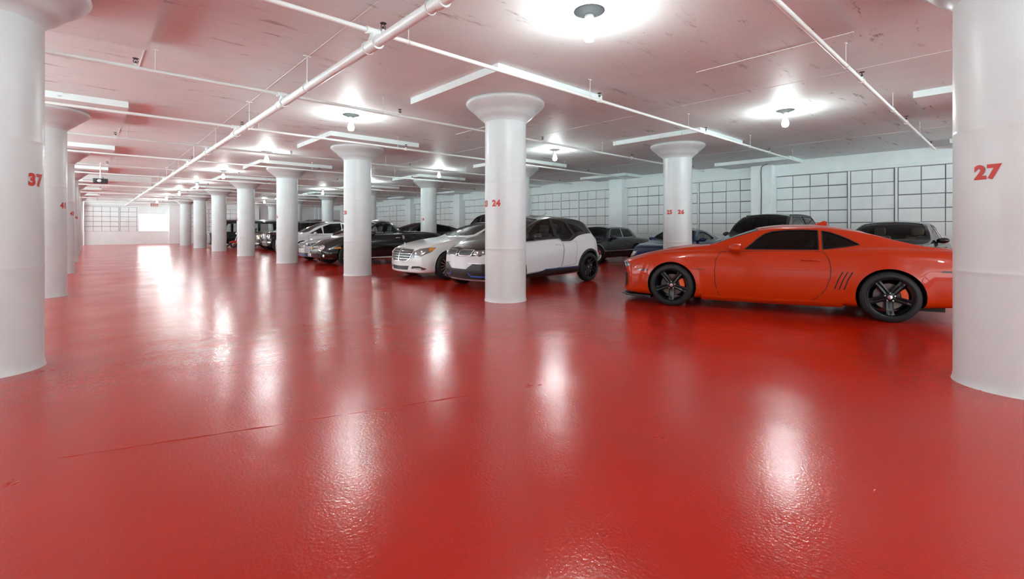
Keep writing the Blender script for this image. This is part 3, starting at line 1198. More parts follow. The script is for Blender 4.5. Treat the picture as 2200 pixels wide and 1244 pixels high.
    def door(c, poly, handle=None, hm=None, both=True, hl=0.17):
        for s in (-1, 1) if both else (-1,):
            dp = c.patch('door', c.side_pts(poly, s), (0, -s, 0), c.paint, off=0.0, th=0.0018, sp=0.06)
            c.seam(poly, s, parent=dp)
            if handle:
                hx, hz = handle
                co, n = c.hit(Vector((hx, s * c.W, hz)), Vector((0, -s, 0)))
                mb = MB()
                mb.tube([co + Vector((-hl / 2, 0, 0)) - n * 0.004, co + Vector((-hl / 2 + 0.02, 0, 0)) + n * 0.022, co + Vector((0, 0, 0.002)) + n * 0.028,
                         co + Vector((hl / 2 - 0.02, 0, 0)) + n * 0.022, co + Vector((hl / 2, 0, 0)) - n * 0.004], [0.010, 0.012, 0.013, 0.012, 0.010], 10)
                mb.build('handle', hm or c.paint, dp)

    def mirror(c, x, z, m, yoff=0.09, sc=(0.09, 0.12, 0.07), face=None):
        for s in (-1, 1):
            co, n = c.hit(Vector((x, s * c.W, z)), Vector((0, -s, 0)))
            ctr = Vector((x + 0.0, co.y + s * (yoff + 0.03), z + 0.03))
            mb = MB()
            mb.sphere(ctr, 1, 20, 14, 0, sc)
            for v_ in mb.v:
                if v_.x > ctr.x + sc[0] * 0.35:
                    v_.x = ctr.x + sc[0] * 0.35
                k = (v_.y - ctr.y) * s
                v_.z += 0.10 * k * 0.5
            mo = mb.build('mirror', m, c.root)
            MB().tube([(x + 0.03, co.y - s * 0.03, z - 0.02), (x + 0.02, co.y + s * 0.04, z - 0.01), (x + 0.0, ctr.y - s * 0.03, z + 0.01)], [0.02, 0.018, 0.02], 10).build('stalk', BLACKP if face is None else face, mo)

    def seats(c, x, m, y=0.37, z=0.40, back=0.72, lean=0.22, head=True, rear=None, wheel_x=None, dash=None, wheel_m=None):
        pos = [(x, y), (x, -y)] + ([(rear, y * 0.95), (rear, -y * 0.95)] if rear else [])
        for px, py in pos:
            mb = MB()
            mb.box((px - 0.42, py - 0.24, z), (px + 0.12, py + 0.24, z + 0.16), bev=0.05)
            M = Matrix.Translation((px + 0.08, py, z + 0.08)) @ Matrix.Rotation(lean, 4, 'Y')
            mb.box((-0.06, -0.23, 0), (0.08, 0.23, back - 0.12), bev=0.05, M=M)
            so = mb.build('seat', m, c.root)
            if head:
                mb = MB().box((-0.045, -0.12, back - 0.10), (0.045, 0.12, back + 0.09), bev=0.04, M=M)
                mb.tube([M @ Vector((0, -0.05, back - 0.18)), M @ Vector((0, -0.05, back - 0.02))], 0.007, 6)
                mb.tube([M @ Vector((0, 0.05, back - 0.18)), M @ Vector((0, 0.05, back - 0.02))], 0.007, 6)
                mb.build('headrest', m, so)
        if wheel_x:
            wx, wy, wz = wheel_x
            M = Matrix.Translation((wx, wy, wz)) @ Matrix.Rotation(-1.15, 4, 'Y')
            mb = MB()
            mb.tube([M @ Vector((0.18 * math.cos(a), 0.18 * math.sin(a), 0)) for a in [2 * PI * k / 28 for k in range(29)]], 0.014, 8)
            for a in (0.3, PI - 0.3, -PI / 2):
                mb.tube([M @ Vector((0, 0, 0.0)), M @ Vector((0.17 * math.sin(a), 0.17 * math.cos(a), 0))], 0.014, 6)
            mb.sphere(M @ Vector((0, 0, 0)), 0.055, 12, 8)
            mb.build('steering_wheel', wheel_m or BLACKP, c.root)
        if dash:
            x0, x1, zt, hw = dash
            MB().box((x0, -hw, zt - 0.35), (x1, hw, zt), bev=0.05).build('dashboard', BLACKP, c.root)

_wheel_cache = {}
def wheels(c, style='five', rim_m=ALLOY, rr=0.70, caliper=None, disc=True, lip=None, cap_m=None, yaw_front=0.0, emblem=None, whitewall=False):
    RT, TW = c.RT, c.TW
    key = (style, rim_m.name, rr, RT, TW, caliper.name if caliper else '', whitewall)
    if key not in _wheel_cache:
        h = TW / 2
        rb = RT * rr
        parts = {}
        # tyre, outer face towards -y
        pr = [(rb - 0.005, -h + 0.012), (rb + 0.006, -h + 0.001), (rb + 0.25 * (RT - rb), -h - 0.008), (RT - 0.035, -h - 0.001), (RT - 0.014, -h + 0.012), (RT - 0.004, -h + 0.03)]
        k = 0
        n_gr = 4
        for i in range(n_gr):
            y0 = -h + 0.035 + (TW - 0.07) * i / n_gr
            y1 = -h + 0.035 + (TW - 0.07) * (i + 1) / n_gr
            pr += [(RT, y0 + 0.004), (RT, y1 - 0.004), (RT - 0.007, y1 - 0.003), (RT - 0.007, y1 + 0.003)] if i < n_gr - 1 else [(RT, y0 + 0.004), (RT, y1)]
        pr += [(RT - 0.014, h - 0.012), (RT - 0.035, h), (rb, h)]
        parts['tyre'] = (MB().lathe(pr, 64, 'y'), RUBBER)
        mb = MB()
        # barrel and lip
        mb.lathe([(rb, h - 0.01), (rb - 0.025, h - 0.03), (rb - 0.035, 0.0), (rb - 0.03, -h + 0.045), (rb - 0.008, -h + 0.018), (rb + 0.004, -h + 0.004), (rb + 0.002, -h - 0.004), (rb - 0.008, -h - 0.002), (rb - 0.014, -h + 0.012), (rb - 0.028, -h + 0.05), (rb - 0.028, h - 0.03)], 64, 'y')
        yr = -h + 0.022   # spoke plane at rim
        yh = -h + 0.050   # at hub
        def spoke(a, w0, w1, r0, r1, yy0, yy1, dep=0.03, ridge=0.0, off0=0.0, off1=0.0):
            ca, sa = math.cos(a), math.sin(a)
            vs = []
            nseg = 6
            for i in range(nseg + 1):
                t = i / nseg
                r = r0 + (r1 - r0) * t
                w_ = (w0 + (w1 - w0) * t) / 2
                o_ = off0 + (off1 - off0) * t
                y = yy0 + (yy1 - yy0) * t ** 1.5
                for (u, q) in ((-w_, dep), (-w_, 0.006), (-w_ * 0.55, -ridge), (0, ridge * 0.8), (w_ * 0.55, -ridge), (w_, 0.006), (w_, dep)):
                    vs.append((r * ca - (u + o_) * sa, y + q, r * sa + (u + o_) * ca))
            fs = []
            for i in range(nseg):
                for k_ in range(6):
                    fs.append((i * 7 + k_, (i + 1) * 7 + k_, (i + 1) * 7 + k_ + 1, i * 7 + k_ + 1))
                fs.append((i * 7 + 6, (i + 1) * 7 + 6, (i + 1) * 7, i * 7))
            mb.add(vs, fs)
        if style == 'five':
            for k in range(5):
                spoke(-PI / 2 + 2 * PI * k / 5, 0.075, 0.085, 0.03, rb - 0.02, yh, yr, 0.035, 0.006)
                spoke(-PI / 2 + 2 * PI * k / 5, 0.05, 0.11, rb * 0.70, rb - 0.015, yr + 0.006, yr, 0.03, 0.004)
        elif style == 'star':
            for k in range(5):
                a = -PI / 2 + 2 * PI * k / 5
                spoke(a, 0.05, 0.028, 0.04, rb - 0.02, yh, yr, 0.03, 0.003, -0.012, -0.055)
                spoke(a, 0.05, 0.028, 0.04, rb - 0.02, yh, yr, 0.03, 0.003, 0.012, 0.055)
        elif style == 'multi':
            for k in range(16):
                spoke(2 * PI * k / 16, 0.026, 0.030, 0.05, rb - 0.02, yh, yr, 0.025, 0.002)
        elif style == 'cap':
            mb.lathe([(0.001, yh - 0.05), (0.06, yh - 0.048), (0.09, yh - 0.03), (rb * 0.62, yh - 0.022), (rb * 0.66, yh - 0.01), (rb * 0.72, yh + 0.01), (rb - 0.02, yh + 0.0)], 48, 'y')
        else:
            for k in range(7):
                spoke(2 * PI * k / 7, 0.05, 0.06, 0.04, rb - 0.02, yh, yr, 0.03, 0.003)
        mb.lathe([(0.001, yh - 0.006), (0.055, yh - 0.006), (0.075, yh + 0.004), (0.08, yh + 0.04), (0.001, yh + 0.04)], 32, 'y')
        parts['rim'] = (mb, rim_m)
        mb = MB()
        mb.lathe([(0.001, yh - 0.014), (0.026, yh - 0.013), (0.031, yh - 0.005)], 24, 'y')
        if style != 'cap':
            for k in range(5):
                a = PI / 2 + 2 * PI * k / 5
                mb.lathe([(0.001, yh - 0.018), (0.009, yh - 0.018), (0.010, yh - 0.002)], 8, 'y', (0.056 * math.cos(a), 0, 0.056 * math.sin(a)))
        parts['hub_cap'] = (mb, CHROME)
        if disc:
            parts['brake_disc'] = (MB().lathe([(0.06, -0.012), (0.10, -0.02), (rb * 0.68, -0.02), (rb * 0.68, 0.01), (0.06, 0.01)], 48, 'y', closed=True), STEEL)
        if caliper:
            mb = MB()
            vs = []
            for i in range(9):
                a = -0.38 + 0.76 * i / 8 + 0.25
                for r, y in ((rb * 0.50, -0.03), (rb * 0.50, -0.062), (rb * 0.56, -0.07), (rb * 0.76, -0.07), (rb * 0.80, -0.06), (rb * 0.80, 0.02)):
                    vs.append((r * math.cos(a), y, r * math.sin(a)))
            fs = [(i * 6 + k, i * 6 + k + 1, i * 6 + k + 7, i * 6 + k + 6) for i in range(8) for k in range(5)]
            fs += [(0, 5, 4, 3, 2, 1), (48, 49, 50, 51, 52, 53)]
            mb.add(vs, fs)
            parts['brake_caliper'] = (mb, caliper)
        if whitewall:
            parts['white_wall'] = (MB().lathe([(rb + 0.012, -h - 0.008), (rb + 0.03, -h - 0.0105)], 64, 'y'), WHITE)
        _wheel_cache[key] = {}
        for nm, (b, m_) in parts.items():
            o = b.build(nm, m_, None, sharp=40)
            _wheel_cache[key][nm] = (o.data, m_)
            bpy.data.objects.remove(o)
    pc = _wheel_cache[key]
    for ai, xa in enumerate(c.axles):
        for s in (-1, 1):
            rt = bpy.data.objects.new('wheel', pc['tyre'][0])
            COL.objects.link(rt)
            rt.parent = c.root
            rt.location = (xa, s * (c.track - TW / 2), RT)
            yw = yaw_front if ai == 0 else 0
            rt.rotation_euler = (0, 0, (0 if s < 0 else PI) + yw)
            for nm, (me, m_) in pc.items():
                if nm == 'tyre':
                    continue
                o = bpy.data.objects.new(nm, me)
                COL.objects.link(o)
                o.parent = rt

TAN = mat('tan_leather', (0.30, 0.20, 0.12), 0.5)
GREYL = mat('light_grey_leather', (0.45, 0.45, 0.45), 0.5)
BLKL = mat('black_leather', (0.03, 0.03, 0.032), 0.45)

# ================================================================== CARS
# ---- 1 orange muscle coupe
ORANGE = paint('orange_paint', (0.46, 0.026, 0.001), 0.0, 0.3, 0.6)
fx, fy = 7.051, 3.854
ux, uy = 0.32301, -0.94639
OVH = 0.95
nrm = Vector((-uy, ux))            # towards the far side of the car (+x world)
W = 0.955
lx, ly = fx - ux * OVH + nrm.x * (W - 0.02), fy - uy * OVH + nrm.y * (W - 0.02)
c = Car('muscle_coupe', 'orange two-door muscle coupe with black wheels and dark tinted windows', 'car', (lx, ly, 0), math.atan2(uy, ux), 4.84,
        top=[(0, 0.70), (0.12, 0.745), (0.4, 0.83), (0.8, 0.91), (1.3, 0.98), (1.47, 1.0), (1.62, 1.055), (1.95, 1.20), (2.25, 1.295), (2.6, 1.33), (2.95, 1.33), (3.3, 1.29), (3.6, 1.22), (3.95, 1.10), (4.25, 1.02), (4.4, 1.0), (4.84, 0.975)],
        belt=[(0, 0.68), (0.2, 0.745), (0.5, 0.82), (0.95, 0.885), (1.5, 0.915), (2.2, 0.915), (2.9, 0.93), (3.35, 0.965), (3.8, 0.985), (4.4, 0.975), (4.84, 0.95)],
        wid=[(0, 0.84), (0.15, 0.88), (0.5, 0.92), (0.95, 0.945), (1.6, 0.925), (2.8, 0.92), (3.4, 0.945), (3.8, 0.955), (4.4, 0.94), (4.84, 0.88)],
        wb=[(0, 0.78), (0.5, 0.86), (0.95, 0.88), (1.6, 0.865), (2.8, 0.85), (3.4, 0.86), (3.9, 0.885), (4.5, 0.86), (4.84, 0.80)],
        ledge=[(0, 0.08), (1.3, 0.09), (1.7, 0.055), (3.0, 0.06), (3.6, 0.11), (4.2, 0.16), (4.84, 0.14)],
        half_gh=[(0, 0.55), (1.3, 0.74), (1.7, 0.70), (2.3, 0.60), (3.2, 0.585), (3.9, 0.62), (4.4, 0.68), (4.84, 0.6)],
        bot=[(0, 0.17), (0.5, 0.145), (1.6, 0.14), (3.4, 0.16), (4.84, 0.24)],
        axles=(OVH, OVH + 2.83), RT=0.34, TW=0.27, paintm=ORANGE, flare=0.022, flare_w=0.12, arch=0.382, track=0.965,
        nose=[(0.1, -0.02), (0.35, 0.03), (0.55, 0.02), (0.68, 0.0), (0.8, 0.03)], tail=[(0.2, 0.08), (0.5, 0.0), (0.8, 0.02), (1, 0.06)],
        plan_n=0.26, cabin=(1.62, 4.0, 0.42), sill_in=0.05)
DW = [(2.02, 0.945), (2.05, 0.97), (2.21, 1.12), (2.30, 1.185), (2.40, 1.222), (2.6, 1.242), (2.80, 1.247), (2.985, 1.238), (2.985, 0.955)]
QW = [(3.035, 0.962), (3.035, 1.231), (3.13, 1.212), (3.25, 1.165), (3.36, 1.11), (3.46, 1.05), (3.475, 1.035), (3.3, 1.0)]
c.side_window(DW, G_DARK, trim=BLACKP, tw=0.018)
c.side_window(QW, G_DARK, 'quarter_window', trim=BLACKP, tw=0.018)
c.top_window([(1.53, 0), (1.58, 0.5), (1.64, 0.70), (1.95, 0.655), (2.2, 0.60), (2.18, 0.3), (2.16, 0)], G_MID, 0.9, trim=BLACKP)
c.top_window([(3.55, 0), (3.58, 0.50), (3.9, 0.54), (4.15, 0.56), (4.2, 0)], G_DARK, 0.95, 'rear_window')
c.done()
c.door([(1.68, 0.90), (1.62, 0.78), (1.60, 0.6), (1.61, 0.40), (1.66, 0.215), (2.2, 0.195), (2.86, 0.205), (2.96, 0.27), (3.06, 0.40), (3.11, 0.56), (3.12, 0.70), (3.10, 0.83), (3.04, 0.93), (2.3, 0.925)], (2.88, 0.805), hl=0.24)
c.mirror(1.93, 0.93, ORANGE, 0.10, (0.13, 0.14, 0.075))
for s in (-1, 1):
    d = (0, -s, 0)
    c.patch('side_skirt', c.side_pts([(1.40, 0.215), (1.40, 0.165), (2.4, 0.168), (3.26, 0.185), (3.26, 0.24), (2.4, 0.215)], s), d, ORANGE, off=0.006, th=0.034, sp=0.05)
    c.ribbon('body_line', [Vector((1.66, s, 0.665)), Vector((2.4, s, 0.66)), Vector((3.08, s, 0.665))], d, ORANGE, 0.022, 0.005)
    c.ribbon('body_line', [Vector((1.42, s, 0.30)), Vector((2.4, s, 0.29)), Vector((3.25, s, 0.32))], d, ORANGE, 0.03, 0.006)
    for k in range(3):
        x0_ = 3.16 + 0.055 * k
        c.ribbon('gill_vent', [Vector((x0_ + 0.10, s, 0.66)), Vector((x0_ + 0.045, s, 0.55)), Vector((x0_, s, 0.41))], d, GAP, 0.016, 0.001, 0.03)
        c.ribbon('gill_edge', [Vector((x0_ + 0.112, s, 0.66)), Vector((x0_ + 0.057, s, 0.55)), Vector((x0_ + 0.012, s, 0.41))], d, ORANGE, 0.010, 0.006, 0.03)
    c.patch('side_marker', c.side_pts([(0.40, 0.555), (0.58, 0.56), (0.58, 0.585), (0.42, 0.59)], s), d, mat('smoked_marker', (0.05, 0.01, 0.01), 0.1, 0, 1), off=0.001, th=0.004)
    c.patch('side_marker', c.side_pts([(4.30, 0.695), (4.55, 0.69), (4.57, 0.72), (4.31, 0.715)], s), d, BLACKP, off=0.001, th=0.004)
    # nose: lamp, side intake, black splitter
    q = Vector((0.62, -s * 0.78, 0))
    c.patch('headlamp', [Vector((0.02, s * 0.55, 0.60)), Vector((0.02, s * 0.56, 0.69)), Vector((0.10, s * 0.80, 0.70)), Vector((0.2, s * 0.86, 0.64)), Vector((0.10, s * 0.80, 0.585))], (0.9, -s * 0.42, 0), LAMPIN, off=0.001, th=0.006)
    c.patch('side_intake', [Vector((0.05, s * 0.66, 0.25)), Vector((0.05, s * 0.68, 0.50)), Vector((0.14, s * 0.83, 0.50)), Vector((0.13, s * 0.83, 0.30))], (0.85, -s * 0.5, 0), MESHB, off=0.001, th=0.004)
    c.patch('tail_lamp', [Vector((4.8, s * 0.30, 0.80)), Vector((4.8, s * 0.74, 0.80)), Vector((4.8, s * 0.74, 0.90)), Vector((4.8, s * 0.30, 0.90))], (-1, 0, 0), mat('tail_red', (0.3, 0.0, 0.0), 0.1, 0, 1), off=0.001, th=0.005)
c.patch('grille', [Vector((0, y, z)) for y, z in ((-0.54, 0.60), (0.54, 0.60), (0.52, 0.69), (-0.52, 0.69))], (1, 0, 0), MESHB, off=0.001, th=0.004)
c.patch('lower_grille', [Vector((0, y, z)) for y, z in ((-0.60, 0.28), (0.60, 0.28), (0.56, 0.50), (-0.56, 0.50))], (1, 0, 0), MESHB, off=0.001, th=0.004)
c.patch('hood', [Vector((x, y, 0.8)) for x, y in ((0.10, -0.55), (0.35, -0.68), (0.9, -0.74), (1.5, -0.73), (1.42, -0.4), (1.38, 0), (1.42, 0.4), (1.5, 0.73), (0.9, 0.74), (0.35, 0.68), (0.10, 0.55), (0.05, 0))], (0, 0, -1), ORANGE, off=0.0, th=0.003, sp=0.08)
c.patch('hood_scoop', [Vector((x, y, 0.8)) for x, y in ((0.75, -0.26), (1.25, -0.30), (1.25, 0.30), (0.75, 0.26))], (0, 0, -1), ORANGE, off=0.0, th=0.004, bulge=0.02, sp=0.04)
prf = [(0.0, 0.62), (0.05, 0.78), (0.18, 0.90), (0.40, 0.955), (0.56, 0.965)]
for sg in (-1, 1):
    MB().tube([c.warp(max(x, 0.0), sg * y, 0.13) + Vector((-0.02, 0, 0)) for x, y in prf], [0.012, 0.014, 0.014, 0.014, 0.01], 8).build('splitter', BLACKP, c.root)
mb = MB()
mb.add([c.warp(0, sg * y, z) + Vector((0.03, 0, 0)) for z in (0.10, 0.135) for sg, y in ((-1, 0.75), (-1, 0.4), (1, 0.0001), (1, 0.4), (1, 0.75))] +
       [Vector((0.6, y, z)) for z in (0.10, 0.135) for y in (-0.86, -0.5, 0, 0.5, 0.86)],
       [(0, 1, 6, 5), (1, 2, 7, 6), (2, 3, 8, 7), (3, 4, 9, 8), (5, 6, 16, 15), (6, 7, 17, 16), (7, 8, 18, 17), (8, 9, 19, 18), (1, 0, 10, 11), (2, 1, 11, 12), (3, 2, 12, 13), (4, 3, 13, 14), (0, 5, 15, 10), (9, 4, 14, 19)])
mb.build('air_dam', BLACKP, c.root, smooth=False)
# shark fin antenna
c.antz = c.top(3.06)
mb = MB()
mb.add([(2.95, -0.02, c.antz - 0.01), (3.16, -0.03, c.antz - 0.02), (3.16, 0.03, c.antz - 0.02), (2.95, 0.02, c.antz - 0.01), (3.12, -0.004, c.antz + 0.065), (3.16, -0.004, c.antz + 0.05), (3.16, 0.004, c.antz + 0.05), (3.12, 0.004, c.antz + 0.065)],
       [(0, 1, 5, 4), (3, 7, 6, 2), (1, 2, 6, 5), (0, 4, 7, 3), (4, 5, 6, 7)])
mb.build('antenna', ORANGE, c.root, smooth=False)
mb = MB()
mb.tube([(1.52, -0.62, 1.01), (1.56, -0.3, 1.045), (1.55, -0.05, 1.05)], 0.008, 8)
mb.tube([(1.50, 0.05, 1.01), (1.55, 0.3, 1.045), (1.58, 0.55, 1.05)], 0.008, 8)
mb.build('wiper', BLACKP, c.root)
vs, fs = text_mesh('CAMARO', 0.034, 0.0008, spacing=1.5)
out = []
for q in vs:
    co, n = c.hit(Vector((1.36 + q.x, -1, 0.617 + q.y)), Vector((0, 1, 0)))
    out.append(co + n * 0.002)
obj('fender_lettering', out, fs, BLACKP, c.root, smooth=False)
c.seats(2.75, BLKL, z=0.34, wheel_x=(2.25, -0.37, 0.86), dash=(1.7, 2.1, 0.93, 0.66))
ORCAL = mat('orange_caliper', (0.75, 0.10, 0.02), 0.3, 0, 0.6)
wheels(c, 'five', BLKRIM, 0.76, ORCAL)

def V(*a):
    return Vector(a)
def fp(c, name, yz, m, d=(1, 0, 0), **k):
    """front patch from (y,z) outline"""
    return c.patch(name, [V(0, y, z) for y, z in yz], d, m, **k)
def mir(yz):
    return yz + [(-y, z) for y, z in reversed(yz)]
def ring2(cy, cz, ry, rz_, n=20):
    return [(cy + ry * math.cos(2 * PI * k / n), cz + rz_ * math.sin(2 * PI * k / n)) for k in range(n)]
def lamp_unit(c, pts, d, amber=None, bulbs=(), m=None, name='headlamp'):
    """pts are 3d; bulbs are (point, radius)"""
    for s in (-1, 1):
        q = [V(p[0], p[1] * s, p[2]) for p in pts]
        dd = V(d[0], d[1] * s, d[2])
        o = c.patch(name, q, dd, m or LAMPIN, off=0.0, th=0.006, sp=0.03)
        for bp, r in bulbs:
            co, n = c.hit(V(bp[0], bp[1] * s, bp[2]), dd)
            MB().sphere(co + n * 0.001, r, 16, 10, 0, (0.5, 1, 1)).build('lamp_lens', LAMPLENS, o)
        if amber:
            c.patch('amber_lens', [V(p[0], p[1] * s, p[2]) for p in amber], dd, AMBER, off=0.004, th=0.006, sp=0.03, parent=o)

# ---- 2 white and black electric hatchback
EWHITE = paint('white_paint', (0.66, 0.66, 0.68), 0.0, 0.3)
EBLACK = paint('black_roof_paint', (0.02, 0.018, 0.017), 0.0, 0.3)
c = Car('electric_hatchback', 'compact white hatchback with black hood, roof and wheels standing behind the 24 column', 'car', (5.66, 7.86, 0), 0, 3.98,
        top=[(0, 0.80), (0.10, 0.87), (0.4, 0.98), (0.8, 1.07), (0.98, 1.115), (1.25, 1.27), (1.6, 1.45), (1.9, 1.55), (2.3, 1.585), (2.8, 1.565), (3.2, 1.52), (3.55, 1.43), (3.8, 1.28), (3.98, 1.05)],
        belt=[(0, 0.74), (0.15, 0.82), (0.5, 0.93), (1.0, 0.99), (1.6, 1.03), (2.15, 1.055), (2.22, 1.05), (2.33, 0.985), (2.62, 0.99), (2.72, 1.03), (2.85, 1.10), (3.1, 1.15), (3.5, 1.17), (3.98, 1.0)],
        wid=[(0, 0.70), (0.2, 0.80), (0.6, 0.86), (1.2, 0.875), (2.5, 0.88), (3.2, 0.885), (3.6, 0.87), (3.98, 0.76)],
        wb=[(0, 0.64), (0.6, 0.78), (1.2, 0.81), (2.6, 0.82), (3.3, 0.80), (3.98, 0.68)],
        ledge=[(0, 0.03), (1.0, 0.03), (3.98, 0.03)],
        half_gh=[(0, 0.52), (0.9, 0.70), (1.6, 0.63), (2.2, 0.60), (3.2, 0.57), (3.98, 0.5)],
        bot=[(0, 0.19), (0.6, 0.20), (3.2, 0.22), (3.98, 0.30)], axles=(0.70, 3.27), RT=0.345, TW=0.175, paintm=EWHITE, upper=EBLACK,
        flare=0.010, flare_w=0.10, arch=0.40, track=0.875, plan_n=0.30, plan_t=0.34, warp_t=1.0, er=0.09,
        nose=[(0.2, 0.06), (0.45, 0.0), (0.75, 0.0), (0.95, 0.08)], tail=[(0.3, 0.05), (0.6, 0.0), (0.95, 0.02), (1.3, 0.12)], cabin=(1.0, 3.75, 0.45), sill_in=0.04)
c.side_window([(1.17, 1.055), (1.42, 1.24), (1.62, 1.37), (1.85, 1.455), (2.08, 1.485), (2.11, 1.08), (2.0, 1.075)], G_CLEAR, trim=BLACKP)
c.side_window([(2.20, 1.075), (2.17, 1.47), (2.45, 1.46), (2.62, 1.42), (2.76, 1.12), (2.66, 1.05), (2.58, 1.015), (2.36, 1.01)], G_CLEAR, trim=BLACKP)
c.side_window([(2.70, 1.40), (2.83, 1.13), (2.95, 1.185), (3.18, 1.20), (3.0, 1.34)], G_CLEAR, 'quarter_window', trim=BLACKP)
c.top_window([(1.03, 0), (1.06, 0.4), (1.14, 0.62), (1.5, 0.585), (1.78, 0.54), (1.76, 0)], G_MID, 1.0)
c.top_window([(3.3, 0), (3.32, 0.42), (3.6, 0.42), (3.72, 0)], G_DARK, 1.15, 'rear_window')
c.done()
c.door([(1.06, 0.94), (1.12, 0.97), (1.6, 1.01), (2.1, 1.035), (2.2, 1.02), (2.31, 0.955), (2.33, 0.80), (2.27, 0.55), (2.22, 0.40), (1.7, 0.35), (1.10, 0.32), (1.06, 0.6)], (2.16, 0.905), hl=0.16)
for s in (-1, 1):
    dp = c.patch('rear_door', c.side_pts([(2.345, 0.95), (2.62, 0.955), (2.72, 0.98), (2.80, 0.95), (2.78, 0.75), (2.74, 0.60), (2.72, 0.45), (2.25, 0.40), (2.29, 0.55), (2.35, 0.80)], s), (0, -s, 0), EWHITE, off=0.0, th=0.0015)
    c.seam([(2.345, 0.95), (2.62, 0.955), (2.72, 0.98), (2.80, 0.95), (2.78, 0.75), (2.74, 0.60), (2.72, 0.45), (2.25, 0.40), (2.29, 0.55), (2.35, 0.80)], s, parent=dp, w=0.006)
    c.patch('rocker_panel', c.side_pts([(1.05, 0.30), (1.55, 0.335), (1.75, 0.385), (2.86, 0.40), (2.83, 0.20), (1.1, 0.19)], s), (0, -s, 0), BLACKP, off=0.002, th=0.006)
    c.ribbon('blue_accent_strip', [V(1.72, s, 0.385), V(1.8, s, 0.375), V(2.84, s, 0.385)], (0, -s, 0), BLUEACC, 0.014, 0.010)
    for xa in c.axles:
        c.ribbon('arch_trim', [V(xa + 0.425 * math.cos(a), s, c.RT + 0.425 * math.sin(a)) for a in [math.radians(-10 + 200 * k / 24) for k in range(25)]], (0, -s, 0), BLACKP, 0.055, 0.006)
    c.patch('vertical_lamp', [V(0.2, s * 0.80, 0.34), V(0.2, s * 0.78, 0.60), V(0.28, s * 0.84, 0.62), V(0.3, s * 0.85, 0.36)], (0.6, -s * 0.8, 0), CHROME, off=0.002, th=0.008)
mask = mir([(0.0, 0.70), (0.12, 0.70), (0.45, 0.715), (0.70, 0.76), (0.72, 0.83), (0.5, 0.86), (0.2, 0.87)])
fp(c, 'front_mask', mir([(0.02, 0.695), (0.45, 0.71), (0.70, 0.75), (0.72, 0.82), (0.5, 0.85), (0.02, 0.86)]), EBLACK, off=0.0, th=0.004)
for s in (-1, 1):
    k_ = [(s * 0.045, 0.715), (s * 0.36, 0.715), (s * 0.40, 0.735), (s * 0.43, 0.82), (s * 0.10, 0.83), (s * 0.05, 0.815)]
    g_ = fp(c, 'kidney_grille', k_, MESHB, off=0.003, th=0.006, sp=0.03)
    c.ribbon('chrome_frame', [V(0, y, z) for y, z in k_], (1, 0, 0), CHROME, 0.020, 0.018, 0.03, True, parent=g_)
lamp_unit(c, [(0, 0.47, 0.74), (0, 0.50, 0.81), (0.1, 0.66, 0.835), (0.2, 0.76, 0.83), (0.2, 0.76, 0.78), (0.1, 0.62, 0.735)], (0.85, -0.5, 0), bulbs=[((0.05, 0.55, 0.775), 0.03), ((0.1, 0.65, 0.785), 0.03)])
fp(c, 'lower_bumper', mir([(0.0, 0.195), (0.62, 0.195), (0.72, 0.30), (0.74, 0.55), (0.45, 0.57), (0.25, 0.44), (0.0, 0.44)]), BLACKP, off=0.001, th=0.006)
fp(c, 'lower_grille', mir([(0.0, 0.27), (0.36, 0.27), (0.40, 0.35), (0.0, 0.37)]), MESHB, off=0.006, th=0.006)
for s in (-1, 1):
    c.ribbon('blue_accent_strip', [V(0, s * 0.30, 0.37), V(0, s * 0.36, 0.295), V(0, s * 0.72, 0.30)], (1, 0, 0), BLUEACC, 0.03, 0.016)
    c.ribbon('chrome_strip', [V(0, s * 0.30, 0.565), V(0, s * 0.66, 0.56)], (1, 0, 0), ALLOY, 0.02, 0.01)
c.ribbon('chin_strip', [V(0, -0.6, 0.235), V(0, 0, 0.23), V(0, 0.6, 0.235)], (1, 0, 0), ALLOY, 0.014, 0.012)
co, n = c.hit(V(0.12, 0, 1), V(0, 0, -1))
MB().sphere(co + n * 0.002, 0.041, 20, 8, 0, (1, 1, 0.2)).build('badge', CHROME, c.root)
c.mirror(1.42, 1.06, BLACKP, 0.10, (0.09, 0.12, 0.075))
mb = MB().tube([(2.55, 0, 1.575), (2.66, 0, 1.66)], 0.004, 6)
mb.sphere((2.54, 0, 1.575), 0.04, 10, 6, 0, (1.3, 0.6, 0.5))
mb.build('antenna', BLACKP, c.root)
c.seats(1.95, BLKL, z=0.48, wheel_x=(1.52, -0.36, 0.98), dash=(1.05, 1.42, 1.02, 0.66), rear=2.75)
wheels(c, 'star', BLKRIM, 0.72)

